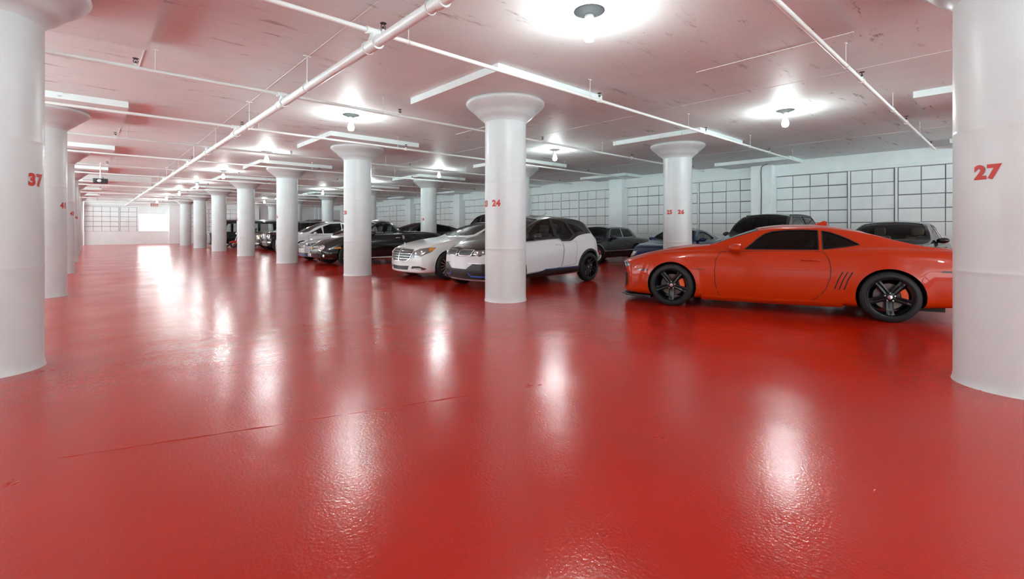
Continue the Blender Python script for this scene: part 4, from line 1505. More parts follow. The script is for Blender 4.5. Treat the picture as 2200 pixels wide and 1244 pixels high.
# ---- 3 white luxury sedan
LWHITE = paint('pearl_white_paint', (0.68, 0.68, 0.67), 0.0, 0.3)
c = Car('luxury_sedan', 'large white luxury sedan with wide chrome grille and silver spoked wheels', 'car', (5.72, 10.45, 0), 0, 5.24,
        top=[(0, 0.74), (0.08, 0.80), (0.35, 0.875), (0.9, 0.955), (1.4, 1.02), (1.62, 1.05), (1.95, 1.19), (2.4, 1.37), (2.75, 1.455), (3.2, 1.485), (3.7, 1.455), (4.1, 1.34), (4.5, 1.17), (4.75, 1.10), (5.24, 1.02)],
        belt=[(0, 0.66), (0.2, 0.76), (0.6, 0.84), (1.2, 0.91), (1.8, 0.95), (3.0, 0.98), (4.0, 1.0), (4.8, 0.98), (5.24, 0.92)],
        wid=[(0, 0.82), (0.25, 0.89), (0.9, 0.94), (2.5, 0.95), (4.2, 0.945), (4.9, 0.90), (5.24, 0.82)],
        wb=[(0, 0.74), (0.6, 0.83), (1.2, 0.86), (3.0, 0.88), (4.2, 0.87), (5.24, 0.74)],
        ledge=[(0, 0.08), (1.4, 0.07), (1.9, 0.04), (4.0, 0.05), (4.8, 0.12)],
        half_gh=[(0, 0.5), (1.4, 0.76), (2.0, 0.70), (2.7, 0.62), (3.5, 0.60), (4.2, 0.66), (5.24, 0.6)],
        bot=[(0, 0.18), (0.8, 0.17), (4.2, 0.18), (5.24, 0.26)], axles=(0.87, 4.03), RT=0.35, TW=0.245, paintm=LWHITE, flare=0.012, arch=0.385, track=0.945,
        plan_n=0.34, plan_t=0.22, warp_n=1.0, nose=[(0.15, 0.02), (0.45, 0.0), (0.72, 0.05), (0.85, 0.10)], cabin=(1.7, 4.4, 0.42))
c.side_window([(2.02, 1.0), (2.25, 1.16), (2.55, 1.31), (2.9, 1.385), (3.22, 1.395), (3.22, 1.01)], G_MID, trim=CHROME)
c.side_window([(3.27, 1.012), (3.27, 1.393), (3.6, 1.375), (3.95, 1.28), (4.2, 1.13), (4.22, 1.045)], G_MID, trim=CHROME)
c.top_window([(1.66, 0), (1.72, 0.45), (1.84, 0.68), (2.2, 0.64), (2.62, 0.57), (2.60, 0)], G_MID, 1.0)
c.top_window([(3.85, 0), (3.88, 0.52), (4.35, 0.60), (4.45, 0)], G_DARK, 1.05, 'rear_window')
c.done()
c.top_roof = c.patch('glass_roof', [V(x, y, 1.3) for x, y in ((2.66, -0.50), (3.75, -0.48), (3.75, 0.48), (2.66, 0.50))], (0, 0, -1), EBLACK, off=0.0, th=0.003, sp=0.1)
c.door([(1.55, 0.90), (1.50, 0.7), (1.52, 0.4), (1.6, 0.27), (3.16, 0.27), (3.22, 0.6), (3.22, 0.955)], (2.98, 0.84), CHROME)
for s in (-1, 1):
    c.seam([(3.25, 0.96), (3.25, 0.28), (3.7, 0.30), (3.72, 0.5), (3.9, 0.75), (4.15, 0.86), (4.2, 0.97)], s)
    c.patch('fog_intake', [V(0, s * 0.50, 0.30), V(0, s * 0.55, 0.355), V(0.1, s * 0.72, 0.36), V(0.25, s * 0.84, 0.30), V(0.2, s * 0.80, 0.265)], (0.85, -s * 0.5, 0), MESHB, off=0.0, th=0.003, sp=0.03)
    c.ribbon('fog_chrome', [V(0, s * 0.50, 0.29), V(0.1, s * 0.70, 0.30), V(0.22, s * 0.84, 0.285)], (0.85, -s * 0.5, 0), CHROME, 0.014, 0.012)
gr = [(0.0, 0.47), (0.34, 0.475), (0.44, 0.54), (0.50, 0.70), (0.47, 0.755), (0.0, 0.775)]
g_ = fp(c, 'grille', mir(gr), MESHB, off=0.0, th=0.004, sp=0.04)
c.ribbon('chrome_frame', [V(0, y, z) for y, z in mir(gr)], (1, 0, 0), CHROME, 0.024, 0.022, 0.03, True, parent=g_)
for k in range(4):
    z = 0.53 + 0.06 * k
    hw = [0.40, 0.43, 0.455, 0.475][k]
    for s in (-1, 1):
        c.ribbon('grille_bar', [V(0, s * 0.03, z), V(0, s * hw * 0.5, z), V(0, s * hw, z)], (1, 0, 0), CHROME, 0.013, 0.016, parent=g_)
c.ribbon('grille_bar', [V(0, 0, 0.48), V(0, 0, 0.77)], (1, 0, 0), CHROME, 0.024, 0.024, parent=g_)
fp(c, 'lower_grille', mir([(0.0, 0.255), (0.34, 0.26), (0.40, 0.36), (0.0, 0.35)]), MESHB, off=0.0, th=0.004)
lamp_unit(c, [(0, 0.52, 0.545), (0, 0.58, 0.69), (0.1, 0.72, 0.77), (0.3, 0.86, 0.80), (0.45, 0.92, 0.80), (0.35, 0.90, 0.70), (0.15, 0.78, 0.60)], (0.7, -0.7, 0),
          amber=[(0.3, 0.84, 0.77), (0.3, 0.86, 0.795), (0.45, 0.92, 0.79), (0.38, 0.90, 0.73), (0.3, 0.87, 0.70)], bulbs=[((0.05, 0.66, 0.66), 0.04), ((0.15, 0.76, 0.70), 0.035)])
hood = [(0.14, 0.50), (0.30, 0.66), (0.8, 0.74), (1.55, 0.78), (1.52, 0.4), (1.48, 0)]
c.ribbon('hood_gap', [V(x, -y, 1) for x, y in hood] + [V(x, y, 1) for x, y in hood[::-1]], (0, 0, -1), GAP, 0.007, 0.0006)
co, n = c.hit(V(0.16, 0, 1), V(0, 0, -1))
mb = MB().tube([co, co + V(0, 0, 0.045)], 0.004, 8)
q = co + V(0, 0, 0.08)
mb.tube([q + V(0, 0.035 * math.cos(a), 0.035 * math.sin(a)) for a in [2 * PI * k / 20 for k in range(21)]], 0.003, 6)
for k in range(3):
    a = PI / 2 + 2 * PI * k / 3
    mb.tube([q, q + V(0, 0.034 * math.cos(a), 0.034 * math.sin(a))], [0.006, 0.001], 6)
mb.build('hood_ornament', CHROME, c.root)
c.mirror(2.12, 1.0, LWHITE, 0.10, (0.09, 0.13, 0.07))
c.seats(2.85, TAN, z=0.42, wheel_x=(2.3, -0.38, 0.92), dash=(1.8, 2.2, 0.98, 0.7), rear=3.75)
wheels(c, 'multi', ALLOY, 0.76)

# ---- 4 black retro pickup roadster
RBLACK = paint('deep_black_paint', (0.008, 0.007, 0.008), 0.0, 0.25)
c = Car('retro_pickup', 'glossy black retro pickup with rounded cab, covered bed and chrome nose bar', 'pickup', (5.62, 16.2, 0), 0, 4.86,
        top=[(0, 0.62), (0.06, 0.70), (0.25, 0.84), (0.7, 0.985), (1.2, 1.075), (1.45, 1.105), (1.7, 1.30), (1.9, 1.45), (2.1, 1.55), (2.3, 1.60), (2.5, 1.58), (2.7, 1.47), (2.85, 1.30), (2.95, 1.185), (3.4, 1.175), (4.2, 1.135), (4.6, 1.10), (4.86, 1.0)],
        belt=[(0, 0.56), (0.15, 0.66), (0.5, 0.84), (1.0, 0.98), (1.5, 1.04), (2.9, 1.09), (3.4, 1.10), (4.4, 1.06), (4.86, 0.95)],
        wid=[(0, 0.80), (0.25, 0.93), (0.9, 1.0), (1.7, 0.96), (2.8, 0.96), (3.8, 1.0), (4.5, 0.97), (4.86, 0.86)],
        wb=[(0, 0.62), (0.5, 0.80), (1.0, 0.86), (1.6, 0.86), (3.0, 0.86), (4.2, 0.86), (4.86, 0.74)],
        ledge=[(0, 0.10), (1.3, 0.09), (1.7, 0.05), (2.8, 0.06), (3.0, 0.02), (4.86, 0.04)],
        half_gh=[(0, 0.40), (0.6, 0.60), (1.4, 0.72), (1.9, 0.64), (2.4, 0.60), (2.8, 0.64), (3.0, 0.82), (4.86, 0.7)],
        bot=[(0, 0.24), (0.9, 0.22), (4.0, 0.23), (4.86, 0.34)], axles=(0.88, 3.83), RT=0.37, TW=0.25, paintm=RBLACK, flare=0.045, flare_w=0.30, arch=0.415, track=0.99,
        plan_n=0.40, plan_t=0.25, warp_n=1.0, nose=[(0.2, 0.10), (0.5, 0.0), (0.65, 0.02), (0.8, 0.10)], cabin=(1.5, 2.80, 0.5))
c.side_window([(1.66, 1.08), (1.78, 1.25), (1.95, 1.38), (2.12, 1.455), (2.35, 1.475), (2.52, 1.43), (2.68, 1.30), (2.75, 1.15), (2.74, 1.12)], G_CLEAR, trim=BLACKP)
c.top_window([(1.50, 0), (1.54, 0.4), (1.62, 0.64), (1.80, 0.61), (2.02, 0.55), (2.0, 0)], G_CLEAR, 1.05, trim=CHROME)
c.top_window([(2.60, 0), (2.62, 0.42), (2.86, 0.46), (2.88, 0)], G_CLEAR, 1.15, 'rear_window')
c.done()
c.door([(1.58, 1.02), (1.54, 0.7), (1.58, 0.38), (1.7, 0.30), (2.75, 0.30), (2.86, 0.45), (2.90, 0.75), (2.86, 1.06)], (2.70, 0.93), CHROME)
for s in (-1, 1):
    c.ribbon('chrome_beltline', [V(1.56, s, 1.045), V(2.0, s, 1.055), V(2.9, s, 1.085)], (0, -s, 0), CHROME, 0.018, 0.008)
    c.ribbon('running_board', [V(1.5, s, 0.27), V(3.25, s, 0.27)], (0, -s, 0), CHROME, 0.03, 0.04)
    c.patch('fuel_cap', [V(2.93 + 0.045 * math.cos(a), s, 0.96 + 0.075 * math.sin(a)) for a in [2 * PI * k / 16 for k in range(16)]], (0, -s, 0), CHROME, off=0.0, th=0.004, sp=0.03)
    c.patch('side_marker', [V(0.35, s * 0.93, 0.60), V(0.35, s * 0.93, 0.635), V(0.58, s * 0.97, 0.65), V(0.58, s * 0.97, 0.61)], (0.5, -s * 0.8, 0), AMBER, off=0.0, th=0.006)
    co, n = c.hit(V(0.05, s * 0.62, 0.36), V(0.95, -s * 0.3, 0))
    MB().sphere(co, 0.055, 16, 10, 0, (0.6, 1, 1)).build('fog_lamp', LAMPLENS, c.root)
lamp_unit(c, [(0, 0.52 + 0.13 * math.cos(a), 0.62 + 0.095 * math.sin(a)) for a in [2 * PI * k / 18 for k in range(18)]], (0.9, -0.42, 0), bulbs=[((0, 0.52, 0.62), 0.055), ((0, 0.60, 0.62), 0.035)], m=CHROME)
g_ = fp(c, 'grille', mir([(0, 0.50), (0.34, 0.50), (0.44, 0.58), (0.42, 0.69), (0.0, 0.71)]), MESHB, off=0.0, th=0.003)
for z in (0.53, 0.57, 0.66, 0.69):
    c.ribbon('grille_bar', [V(0, -0.38, z), V(0, 0, z), V(0, 0.38, z)], (1, 0, 0), ALLOY, 0.012, 0.01, parent=g_)
c.ribbon('chrome_nose_bar', [V(0, -0.50, 0.62), V(0, 0, 0.615), V(0, 0.50, 0.62)], (1, 0, 0), CHROME, 0.036, 0.04)
GOLD = mat('gold_badge', (0.55, 0.38, 0.08), 0.25, 1.0)
co, n = c.hit(V(0, 0, 0.615), V(1, 0, 0))
mb = MB()
q = [(-0.085, -0.018), (-0.07, 0.018), (-0.03, 0.018), (-0.035, 0.036), (0.03, 0.036), (0.035, 0.018), (0.085, 0.018), (0.07, -0.018), (0.03, -0.018), (0.035, -0.036), (-0.03, -0.036), (-0.035, -0.018)]
mb.add([co + V(-0.062, y, z) for y, z in q] + [co + V(-0.03, y, z) for y, z in q], [tuple(range(12))] + [(k, (k + 1) % 12, 12 + (k + 1) % 12, 12 + k) for k in range(12)])
mb.build('badge', GOLD, c.root, smooth=False)
fp(c, 'lower_intake', mir([(0, 0.30), (0.40, 0.30), (0.46, 0.40), (0.0, 0.41)]), MESHB, off=0.0, th=0.003)
c.ribbon('bed_cover_edge', [V(3.0, -0.80, 1.2), V(4.6, -0.76, 1.2), V(4.75, -0.4, 1.2), V(4.78, 0, 1.2), V(4.75, 0.4, 1.2), V(4.6, 0.76, 1.2), V(3.0, 0.80, 1.2)], (0, 0, -1), CHROME, 0.012, 0.006)
c.mirror(1.72, 1.06, RBLACK, 0.10, (0.08, 0.12, 0.07))
c.seats(2.42, GREYL, z=0.52, back=0.70, wheel_x=(1.98, -0.36, 1.0), dash=(1.55, 1.85, 1.06, 0.66))
wheels(c, 'seven', ALLOY, 0.72)

# ---- simple generator for the other cars
def sedan(name, label, cat, loc, L, H, Wd, paintm, *, hood=0.95, cowl=1.35, roof0=2.1, roof1=3.3, deck=4.0, deckz=1.0, belt=0.92, RT=0.33, fo=0.85, wbase=2.75, nosez=0.68,
          gl=G_MID, seat=BLKL, rim=('seven', ALLOY), flare=0.012, plan_n=0.3, flat_top=0.0, win=None, ws_m=None, bot=0.19, rr=0.70, ghw=0.60, trim=BLACKP, roof_in=0.0, upper=None, mir_m=None, rear_glass=True, TW=0.21, sb=0.74, head=True):
    hw = Wd / 2
    c = Car(name, label, cat, loc, 0, L,
            top=[(0, nosez), (0.08, nosez + 0.06), (0.35, nosez + (hood - nosez) * 0.6), (cowl * 0.6, hood - 0.02), (cowl, hood + 0.04), ((cowl + roof0) / 2, hood + 0.04 + (H - hood) * 0.56), (roof0, H - 0.035), ((roof0 + roof1) / 2, H), (roof1, H - 0.04), ((roof1 + deck) / 2, (H + deckz) / 2 + 0.05), (deck, deckz + 0.03), (L, deckz - 0.05)],
            belt=[(0, nosez - 0.07), (0.3, nosez + 0.03), (cowl * 0.7, belt - 0.05), (cowl + 0.3, belt), (roof1, belt + 0.03), (L, belt - 0.02)],
            wid=[(0, hw * 0.87), (0.3, hw * 0.95), (0.9, hw), (L - 0.9, hw), (L - 0.2, hw * 0.94), (L, hw * 0.87)],
            wb=[(0, hw * 0.78), (0.6, hw * 0.88), (1.2, hw * 0.92), (L - 1, hw * 0.92), (L, hw * 0.8)],
            ledge=[(0, 0.09), (cowl, 0.07), (cowl + 0.5, 0.04), (roof1, 0.05), (deck, 0.08)],
            half_gh=[(0, 0.5), (cowl, hw * 0.8), (roof0, ghw + 0.02), (roof1, ghw), (L, ghw)],
            bot=[(0, bot), (0.8, bot), (L - 0.6, bot), (L, bot + 0.08)], axles=(fo, fo + wbase), RT=RT, TW=TW, paintm=paintm, flare=flare, arch=RT + 0.045, track=hw - 0.005,
            plan_n=plan_n, cabin=(cowl + 0.08, deck - 0.1, 0.45), upper=upper)
    z0, z1 = belt + 0.05, H - 0.10
    xm = (roof0 + roof1) / 2 + 0.05
    if win is None:
        win = [[(cowl + 0.42, z0), ((cowl + 0.45 + roof0) / 2, (z0 + z1) / 2 + 0.04), (roof0 + 0.05, z1 - 0.02), (xm - 0.03, z1), (xm - 0.03, z0 + 0.01)],
               [(xm + 0.03, z0 + 0.01), (xm + 0.03, z1), (roof1 - 0.05, z1 - 0.02), ((roof1 + deck) / 2 - 0.08, (z0 + z1) / 2 + 0.04), ((roof1 + deck) / 2, z0 + 0.02)]]
    for wnd in win:
        c.side_window(wnd, gl, trim=trim)
    c.top_window([(cowl + 0.05, 0), (cowl + 0.1, 0.45), (cowl + 0.2, hw * 0.72), (roof0 - 0.06, ghw - 0.06), (roof0 - 0.08, 0)], ws_m or gl, hood - 0.03)
    if rear_glass:
        c.top_window([(roof1 + 0.08, 0), (roof1 + 0.1, ghw - 0.1), (deck - 0.12, ghw - 0.05), (deck - 0.1, 0)], gl, deckz, 'rear_window')
    c.done()
    c.door([(cowl + 0.12, belt - 0.04), (cowl + 0.08, belt * 0.6), (cowl + 0.2, bot + 0.1), (xm - 0.02, bot + 0.1), (xm, belt - 0.03)], (xm - 0.2, belt - 0.12))
    c.mirror(cowl + 0.42, belt + 0.03, mir_m or paintm, 0.08, (0.085, 0.115, 0.065))
    c.seats(xm - 0.2, seat, z=0.42, back=min(sb, H - 0.75), head=head, wheel_x=(cowl + 0.65, -0.36, belt - 0.02), dash=(cowl + 0.15, cowl + 0.5, belt, hw - 0.22))
    wheels(c, rim[0], rim[1], rr)
    return c
def face(c, hw, zl, zh, amber=None, gz=None, gw=0.4, bars=3, gm=MESHB, cm=CHROME, low=True, nosez=0.7):
    lamp_unit(c, [(0, gw + 0.08, zl + 0.02), (0, gw + 0.10, zh - 0.01), (0.15, hw * 0.8, zh + 0.03), (0.3, hw * 0.95, zh + 0.03), (0.2, hw * 0.9, zl + 0.02), (0.05, hw * 0.7, zl)], (0.75, -0.65, 0),
              amber=amber, bulbs=[((0.03, gw + 0.17, (zl + zh) / 2), 0.035), ((0.1, gw + 0.27, (zl + zh) / 2 + 0.01), 0.03)])
    if gz:
        z0, z1 = gz
        o = fp(c, 'grille', mir([(0, z0), (gw * 0.85, z0), (gw, z1), (0, z1 + 0.01)]), gm, off=0.0, th=0.003)
        c.ribbon('chrome_frame', [V(0, y, z) for y, z in mir([(0, z0), (gw * 0.85, z0), (gw, z1), (0, z1 + 0.01)])], (1, 0, 0), cm, 0.022, 0.014, 0.04, True, parent=o)
        for k in range(bars):
            z = z0 + (z1 - z0) * (k + 1) / (bars + 1)
            c.ribbon('grille_bar', [V(0, -gw * 0.85, z), V(0, 0, z), V(0, gw * 0.85, z)], (1, 0, 0), cm, 0.014, 0.012, parent=o)
    if low:
        fp(c, 'lower_grille', mir([(0, 0.24), (hw * 0.55, 0.24), (hw * 0.62, 0.34), (0, 0.35)]), MESHB, off=0.0, th=0.003)

# ---- 5 small white car whose nose shows between pickup and white hatchback
c = sedan('compact_car', 'white compact car, only its nose with black and chrome grille showing behind the black pickup', 'car', (6.05, 18.75, 0), 3.4, 1.33, 1.76, EWHITE, hood=0.86, cowl=1.3, roof0=1.85, roof1=2.6, deck=3.0, deckz=0.95, belt=0.84, fo=0.62, wbase=1.95, rear_glass=False)
face(c, 0.88, 0.60, 0.70, gz=(0.50, 0.70), gw=0.36, bars=3)
c.ribbon('blue_accent_strip', [V(0, -0.55, 0.24), V(0, 0, 0.235), V(0, 0.55, 0.24)], (1, 0, 0), BLUEACC, 0.04, 0.012)

# ---- 6 white hatchback
c = sedan('hatchback', 'white tall hatchback with long sloping windshield, left of the 20 column', 'car', (6.42, 23.15, 0), 4.5, 1.64, 1.82, EWHITE, hood=1.02, cowl=1.0, roof0=2.2, roof1=3.6, deck=4.3, deckz=1.1, belt=1.0, fo=0.86, wbase=2.75, nosez=0.74, RT=0.34,
          gl=G_MID, flat_top=1, win=[[(1.22, 1.05), (1.75, 1.33), (1.80, 1.05)], [(1.85, 1.05), (1.85, 1.37), (2.2, 1.50), (2.72, 1.54), (2.72, 1.05)], [(2.78, 1.05), (2.78, 1.54), (3.4, 1.50), (3.75, 1.3), (3.8, 1.08)]])
face(c, 0.91, 0.68, 0.80, gz=(0.42, 0.52), gw=0.42, bars=1, amber=[(0.3, 0.84, 0.76), (0.3, 0.86, 0.82), (0.45, 0.92, 0.82), (0.40, 0.90, 0.75)])

# ---- 7 two dark vehicles further down
BLK2 = paint('black_paint', (0.010, 0.010, 0.011), 0.0, 0.25)
c = sedan('off_roader', 'black car with large round chrome headlamp beside the 16 column', 'car', (7.3, 28.8, 0), 4.3, 1.76, 1.84, BLK2, hood=1.14, cowl=1.35, roof0=1.75, roof1=3.6, deck=4.15, deckz=1.1, belt=1.12, fo=0.6, wbase=2.65, nosez=1.0, RT=0.38, plan_n=0.14, gl=G_MID, bot=0.28, rim=('seven', ALLOY))
lamp_unit(c, [(0, 0.60 + 0.15 * math.cos(a), 0.84 + 0.15 * math.sin(a)) for a in [2 * PI * k / 18 for k in range(18)]], (1, 0, 0), bulbs=[((0, 0.60, 0.84), 0.10)], m=CHROME)
fp(c, 'grille', mir([(0, 0.70), (0.36, 0.70), (0.36, 0.98), (0, 0.98)]), MESHB, off=0, th=0.004)
for k in range(-3, 4):
    c.ribbon('grille_bar', [V(0, 0.1 * k, 0.70), V(0, 0.1 * k, 0.98)], (1, 0, 0), CHROME, 0.03, 0.012)
c.ribbon('bumper_bar', [V(0, -0.80, 0.52), V(0, 0, 0.52), V(0, 0.80, 0.52)], (1, 0, 0), CHROME, 0.10, 0.05)
for s in (-1, 1):
    c.ribbon('chrome_strip', [V(0.1, s, 1.08), V(1.3, s, 1.12)], (0, -s, 0), CHROME, 0.02, 0.01)
c = sedan('suv', 'black suv with upright yellowish headlamp, left of the black car with round lamps', 'suv', (7.4, 31.45, 0), 4.8, 1.74, 1.88, BLK2, hood=1.06, cowl=1.25, roof0=2.1, roof1=4.0, deck=4.6, deckz=1.15, belt=1.06, fo=0.9, wbase=2.82, nosez=0.92, RT=0.37, plan_n=0.2, gl=G_MID, bot=0.24)
WARM = mat('warm_headlamp', (0.75, 0.68, 0.48), 0.15, 0.4, 1.0)
lamp_unit(c, [(0, 0.56, 0.62), (0, 0.52, 0.90), (0.1, 0.78, 0.94), (0.1, 0.80, 0.66)], (0.95, -0.3, 0), bulbs=[((0, 0.64, 0.84), 0.06), ((0, 0.64, 0.72), 0.05)], m=WARM)
fp(c, 'grille', mir([(0, 0.55), (0.40, 0.55), (0.46, 0.88), (0, 0.90)]), MESHB, off=0, th=0.004)
c.ribbon('bumper_bar', [V(0, -0.78, 0.40), V(0, 0, 0.40), V(0, 0.78, 0.40)], (1, 0, 0), CHROME, 0.05, 0.03)

# ---- 8 red off-roader with dark roof
MAROON = paint('dark_red_paint', (0.22, 0.012, 0.012), 0.0, 0.3)
c = sedan('off_roader', 'dark red boxy off-roader with black roof behind the white hatchback', 'off-roader', (10.0, 34.2, 0), 4.3, 1.90, 1.86, MAROON, hood=1.16, cowl=1.15, roof0=1.5, roof1=3.7, deck=4.15, deckz=1.2, belt=1.16, fo=0.75, wbase=2.6, nosez=1.04, RT=0.39, plan_n=0.1, gl=G_MID, bot=0.32, ghw=0.70, upper=MAROON, rear_glass=False)
fp(c, 'grille', mir([(0, 0.72), (0.40, 0.72), (0.40, 1.0), (0, 1.0)]), MESHB, off=0, th=0.004)
lamp_unit(c, [(0, 0.60 + 0.10 * math.cos(a), 0.86 + 0.10 * math.sin(a)) for a in [2 * PI * k / 18 for k in range(18)]], (1, 0, 0), bulbs=[((0, 0.60, 0.86), 0.07)])
c.patch('roof_panel', [V(x, y, 1.9) for x, y in ((1.5, -0.62), (3.75, -0.62), (3.75, 0.62), (1.5, 0.62))], (0, 0, -1), BLK2, off=0, th=0.03, sp=0.15)
mb = MB()
for y in (-0.6, 0.6):
    mb.tube([(1.7, y, 1.86), (1.75, y, 1.92), (3.5, y, 1.92), (3.55, y, 1.86)], 0.018, 8)
for x in (2.0, 3.2):
    mb.tube([(x, -0.62, 1.93), (x, 0.62, 1.93)], 0.015, 8)
mb.build('roof_rack', ALLOY, c.root)

# ---- 9 grey fastback suv
GREY = paint('dark_grey_paint', (0.045, 0.050, 0.052), 0.5, 0.35)
c = sedan('crossover', 'dark grey fastback crossover parked behind the 18 column', 'car', (9.85, 20.35, 0), 4.75, 1.60, 1.90, GREY, hood=1.05, cowl=1.25, roof0=2.25, roof1=3.1, deck=4.6, deckz=1.18, belt=1.06, fo=0.9, wbase=2.85, nosez=0.8, RT=0.36, gl=G_DARK)
face(c, 0.95, 0.66, 0.78, gz=(0.56, 0.76), gw=0.36, bars=2)
# ---- dark red sedan sliver
c = sedan('sedan', 'dark red low sedan, only a strip of roof showing right of the black pickup cab', 'car', (12.6, 27.4, 0), 4.7, 1.42, 1.8, MAROON)
face(c, 0.9, 0.60, 0.70, gz=(0.48, 0.66), gw=0.36)

# ---- 10 tall dark suv behind the white electric hatchback
c = sedan('suv', 'tall black suv, only its roof showing above the white and black hatchback', 'suv', (10.1, 14.4, 0), 4.85, 1.90, 1.92, BLK2, hood=1.12, cowl=1.15, roof0=1.75, roof1=4.1, deck=4.7, deckz=1.25, belt=1.12, fo=0.85, wbase=2.9, nosez=0.95, RT=0.39, plan_n=0.15, gl=G_DARK, bot=0.27, ghw=0.66)
face(c, 0.96, 0.74, 0.88, gz=(0.62, 0.90), gw=0.38, bars=3)
for y in (-0.60, 0.60):
    c.ribbon('roof_rail', [V(1.9, y, 1.8), V(4.1, y, 1.8)], (0, 0, -1), BLACKP, 0.035, 0.035)

# ---- 11 black classic coupe
CBLK = paint('classic_black_paint', (0.010, 0.010, 0.016), 0.0, 0.25)
c = sedan('classic_coupe', 'black classic two-door coupe with thin chrome-framed windows beside the white hatchback tail', 'car', (12.62, 11.02, 0), 4.55, 1.385, 1.76, CBLK, hood=0.90, cowl=1.33, roof0=1.85, roof1=3.1, deck=3.68, deckz=0.93, belt=0.87, fo=0.78, wbase=2.5, nosez=0.74, RT=0.33, plan_n=0.12,
          gl=G_CLEAR, seat=BLKL, win=[[(1.62, 0.935), (1.86, 1.22), (1.95, 1.27), (2.50, 1.28), (2.50, 0.935)], [(2.54, 0.935), (2.54, 1.28), (2.95, 1.26), (3.08, 1.20), (3.28, 0.95)]], trim=CHROME, rim=('cap', CHROME), rr=0.62, ghw=0.58, sb=0.46, head=False)
for s in (-1, 1):
    c.ribbon('chrome_strip', [V(1.2, s, 0.46), V(2.2, s, 0.46), V(3.2, s, 0.47)], (0, -s, 0), CHROME, 0.03, 0.015)
    c.ribbon('arch_chrome', [V(0.78 + 0.385 * math.cos(a), s, 0.33 + 0.385 * math.sin(a)) for a in [math.radians(5 + 170 * k / 20) for k in range(21)]], (0, -s, 0), CHROME, 0.014, 0.008)
face(c, 0.88, 0.58, 0.72, gz=(0.50, 0.68), gw=0.40)
c.ribbon('bumper_bar', [V(0, -0.78, 0.42), V(0, 0, 0.42), V(0, 0.78, 0.42)], (1, 0, 0), CHROME, 0.10, 0.06)

# ---- 12 blue rear-engined sports car
BLUE = paint('dark_blue_paint', (0.008, 0.014, 0.085), 0.3, 0.3)
c = Car('sports_car', 'dark blue low sports car with oval headlamps behind the orange coupe nose', 'car', (12.12, 7.42, 0), 0, 4.45,
        top=[(0, 0.50), (0.08, 0.58), (0.4, 0.70), (0.9, 0.80), (1.2, 0.87), (1.35, 0.90), (1.7, 1.10), (2.05, 1.25), (2.35, 1.295), (2.8, 1.24), (3.3, 1.08), (3.8, 0.92), (4.2, 0.78), (4.45, 0.62)],
        belt=[(0, 0.44), (0.2, 0.60), (0.5, 0.74), (0.9, 0.80), (1.5, 0.84), (2.6, 0.87), (3.4, 0.88), (4.0, 0.80), (4.45, 0.58)],
        wid=[(0, 0.74), (0.25, 0.84), (0.9, 0.89), (2.0, 0.87), (3.3, 0.91), (4.0, 0.88), (4.45, 0.76)],
        wb=[(0, 0.66), (0.5, 0.76), (1.0, 0.80), (2.2, 0.79), (3.3, 0.80), (4.45, 0.66)],
        ledge=[(0, 0.10), (0.5, 0.16), (1.2, 0.10), (1.7, 0.05), (2.8, 0.07), (3.4, 0.12), (4.45, 0.1)],
        half_gh=[(0, 0.40), (1.2, 0.66), (1.6, 0.66), (2.2, 0.53), (3.0, 0.50), (3.8, 0.55), (4.45, 0.5)],
        bot=[(0, 0.16), (1, 0.15), (3.5, 0.16), (4.45, 0.26)], axles=(0.92, 3.27), RT=0.325, TW=0.24, paintm=BLUE, flare=0.02, arch=0.365, track=0.885,
        plan_n=0.42, plan_t=0.35, warp_n=1.0, warp_t=1.0, nose=[(0.15, 0.02), (0.35, 0.0), (0.55, 0.08), (0.7, 0.16)], tail=[(0.3, 0.0), (0.6, 0.1), (0.9, 0.2)], cabin=(1.4, 3.1, 0.36))
c.side_window([(1.66, 0.91), (1.85, 1.05), (2.05, 1.14), (2.3, 1.18), (2.55, 1.165), (2.78, 1.08), (2.98, 0.97), (2.9, 0.93)], G_CLEAR, trim=BLACKP)
c.top_window([(1.38, 0), (1.42, 0.4), (1.55, 0.62), (1.75, 0.58), (2.03, 0.49), (2.0, 0)], G_MID, 0.85, trim=BLACKP)
c.top_window([(2.70, 0), (2.72, 0.42), (3.2, 0.44), (3.3, 0)], G_MID, 0.95, 'rear_window')
c.done()
c.door([(1.52, 0.80), (1.46, 0.5), (1.55, 0.26), (2.6, 0.26), (2.72, 0.5), (2.74, 0.82)], (2.56, 0.70))
lamp_unit(c, [(0.1, 0.62 + 0.105 * math.cos(a), 0.585 + 0.13 * math.sin(a)) for a in [2 * PI * k / 20 for k in range(20)]], (0.85, -0.25, -0.45), amber=[(0.1, 0.55, 0.47), (0.1, 0.54, 0.51), (0.1, 0.62, 0.53), (0.1, 0.70, 0.51), (0.1, 0.69, 0.47)],
          bulbs=[((0.1, 0.62, 0.61), 0.06)], m=LAMPLENS)
fp(c, 'lower_grille', mir([(0, 0.20), (0.66, 0.22), (0.64, 0.31), (0, 0.30)]), MESHB, off=0, th=0.003)
c.ribbon('chin_strip', [V(0, -0.72, 0.19), V(0, 0, 0.185), V(0, 0.72, 0.19)], (1, 0, 0), BLACKP, 0.05, 0.03)
c.mirror(1.78, 0.90, BLUE, 0.10, (0.08, 0.12, 0.06))
c.seats(2.45, GREYL, z=0.30, back=0.66, wheel_x=(1.95, -0.34, 0.80), dash=(1.5, 1.8, 0.86, 0.6))
wheels(c, 'seven', ALLOY, 0.74)

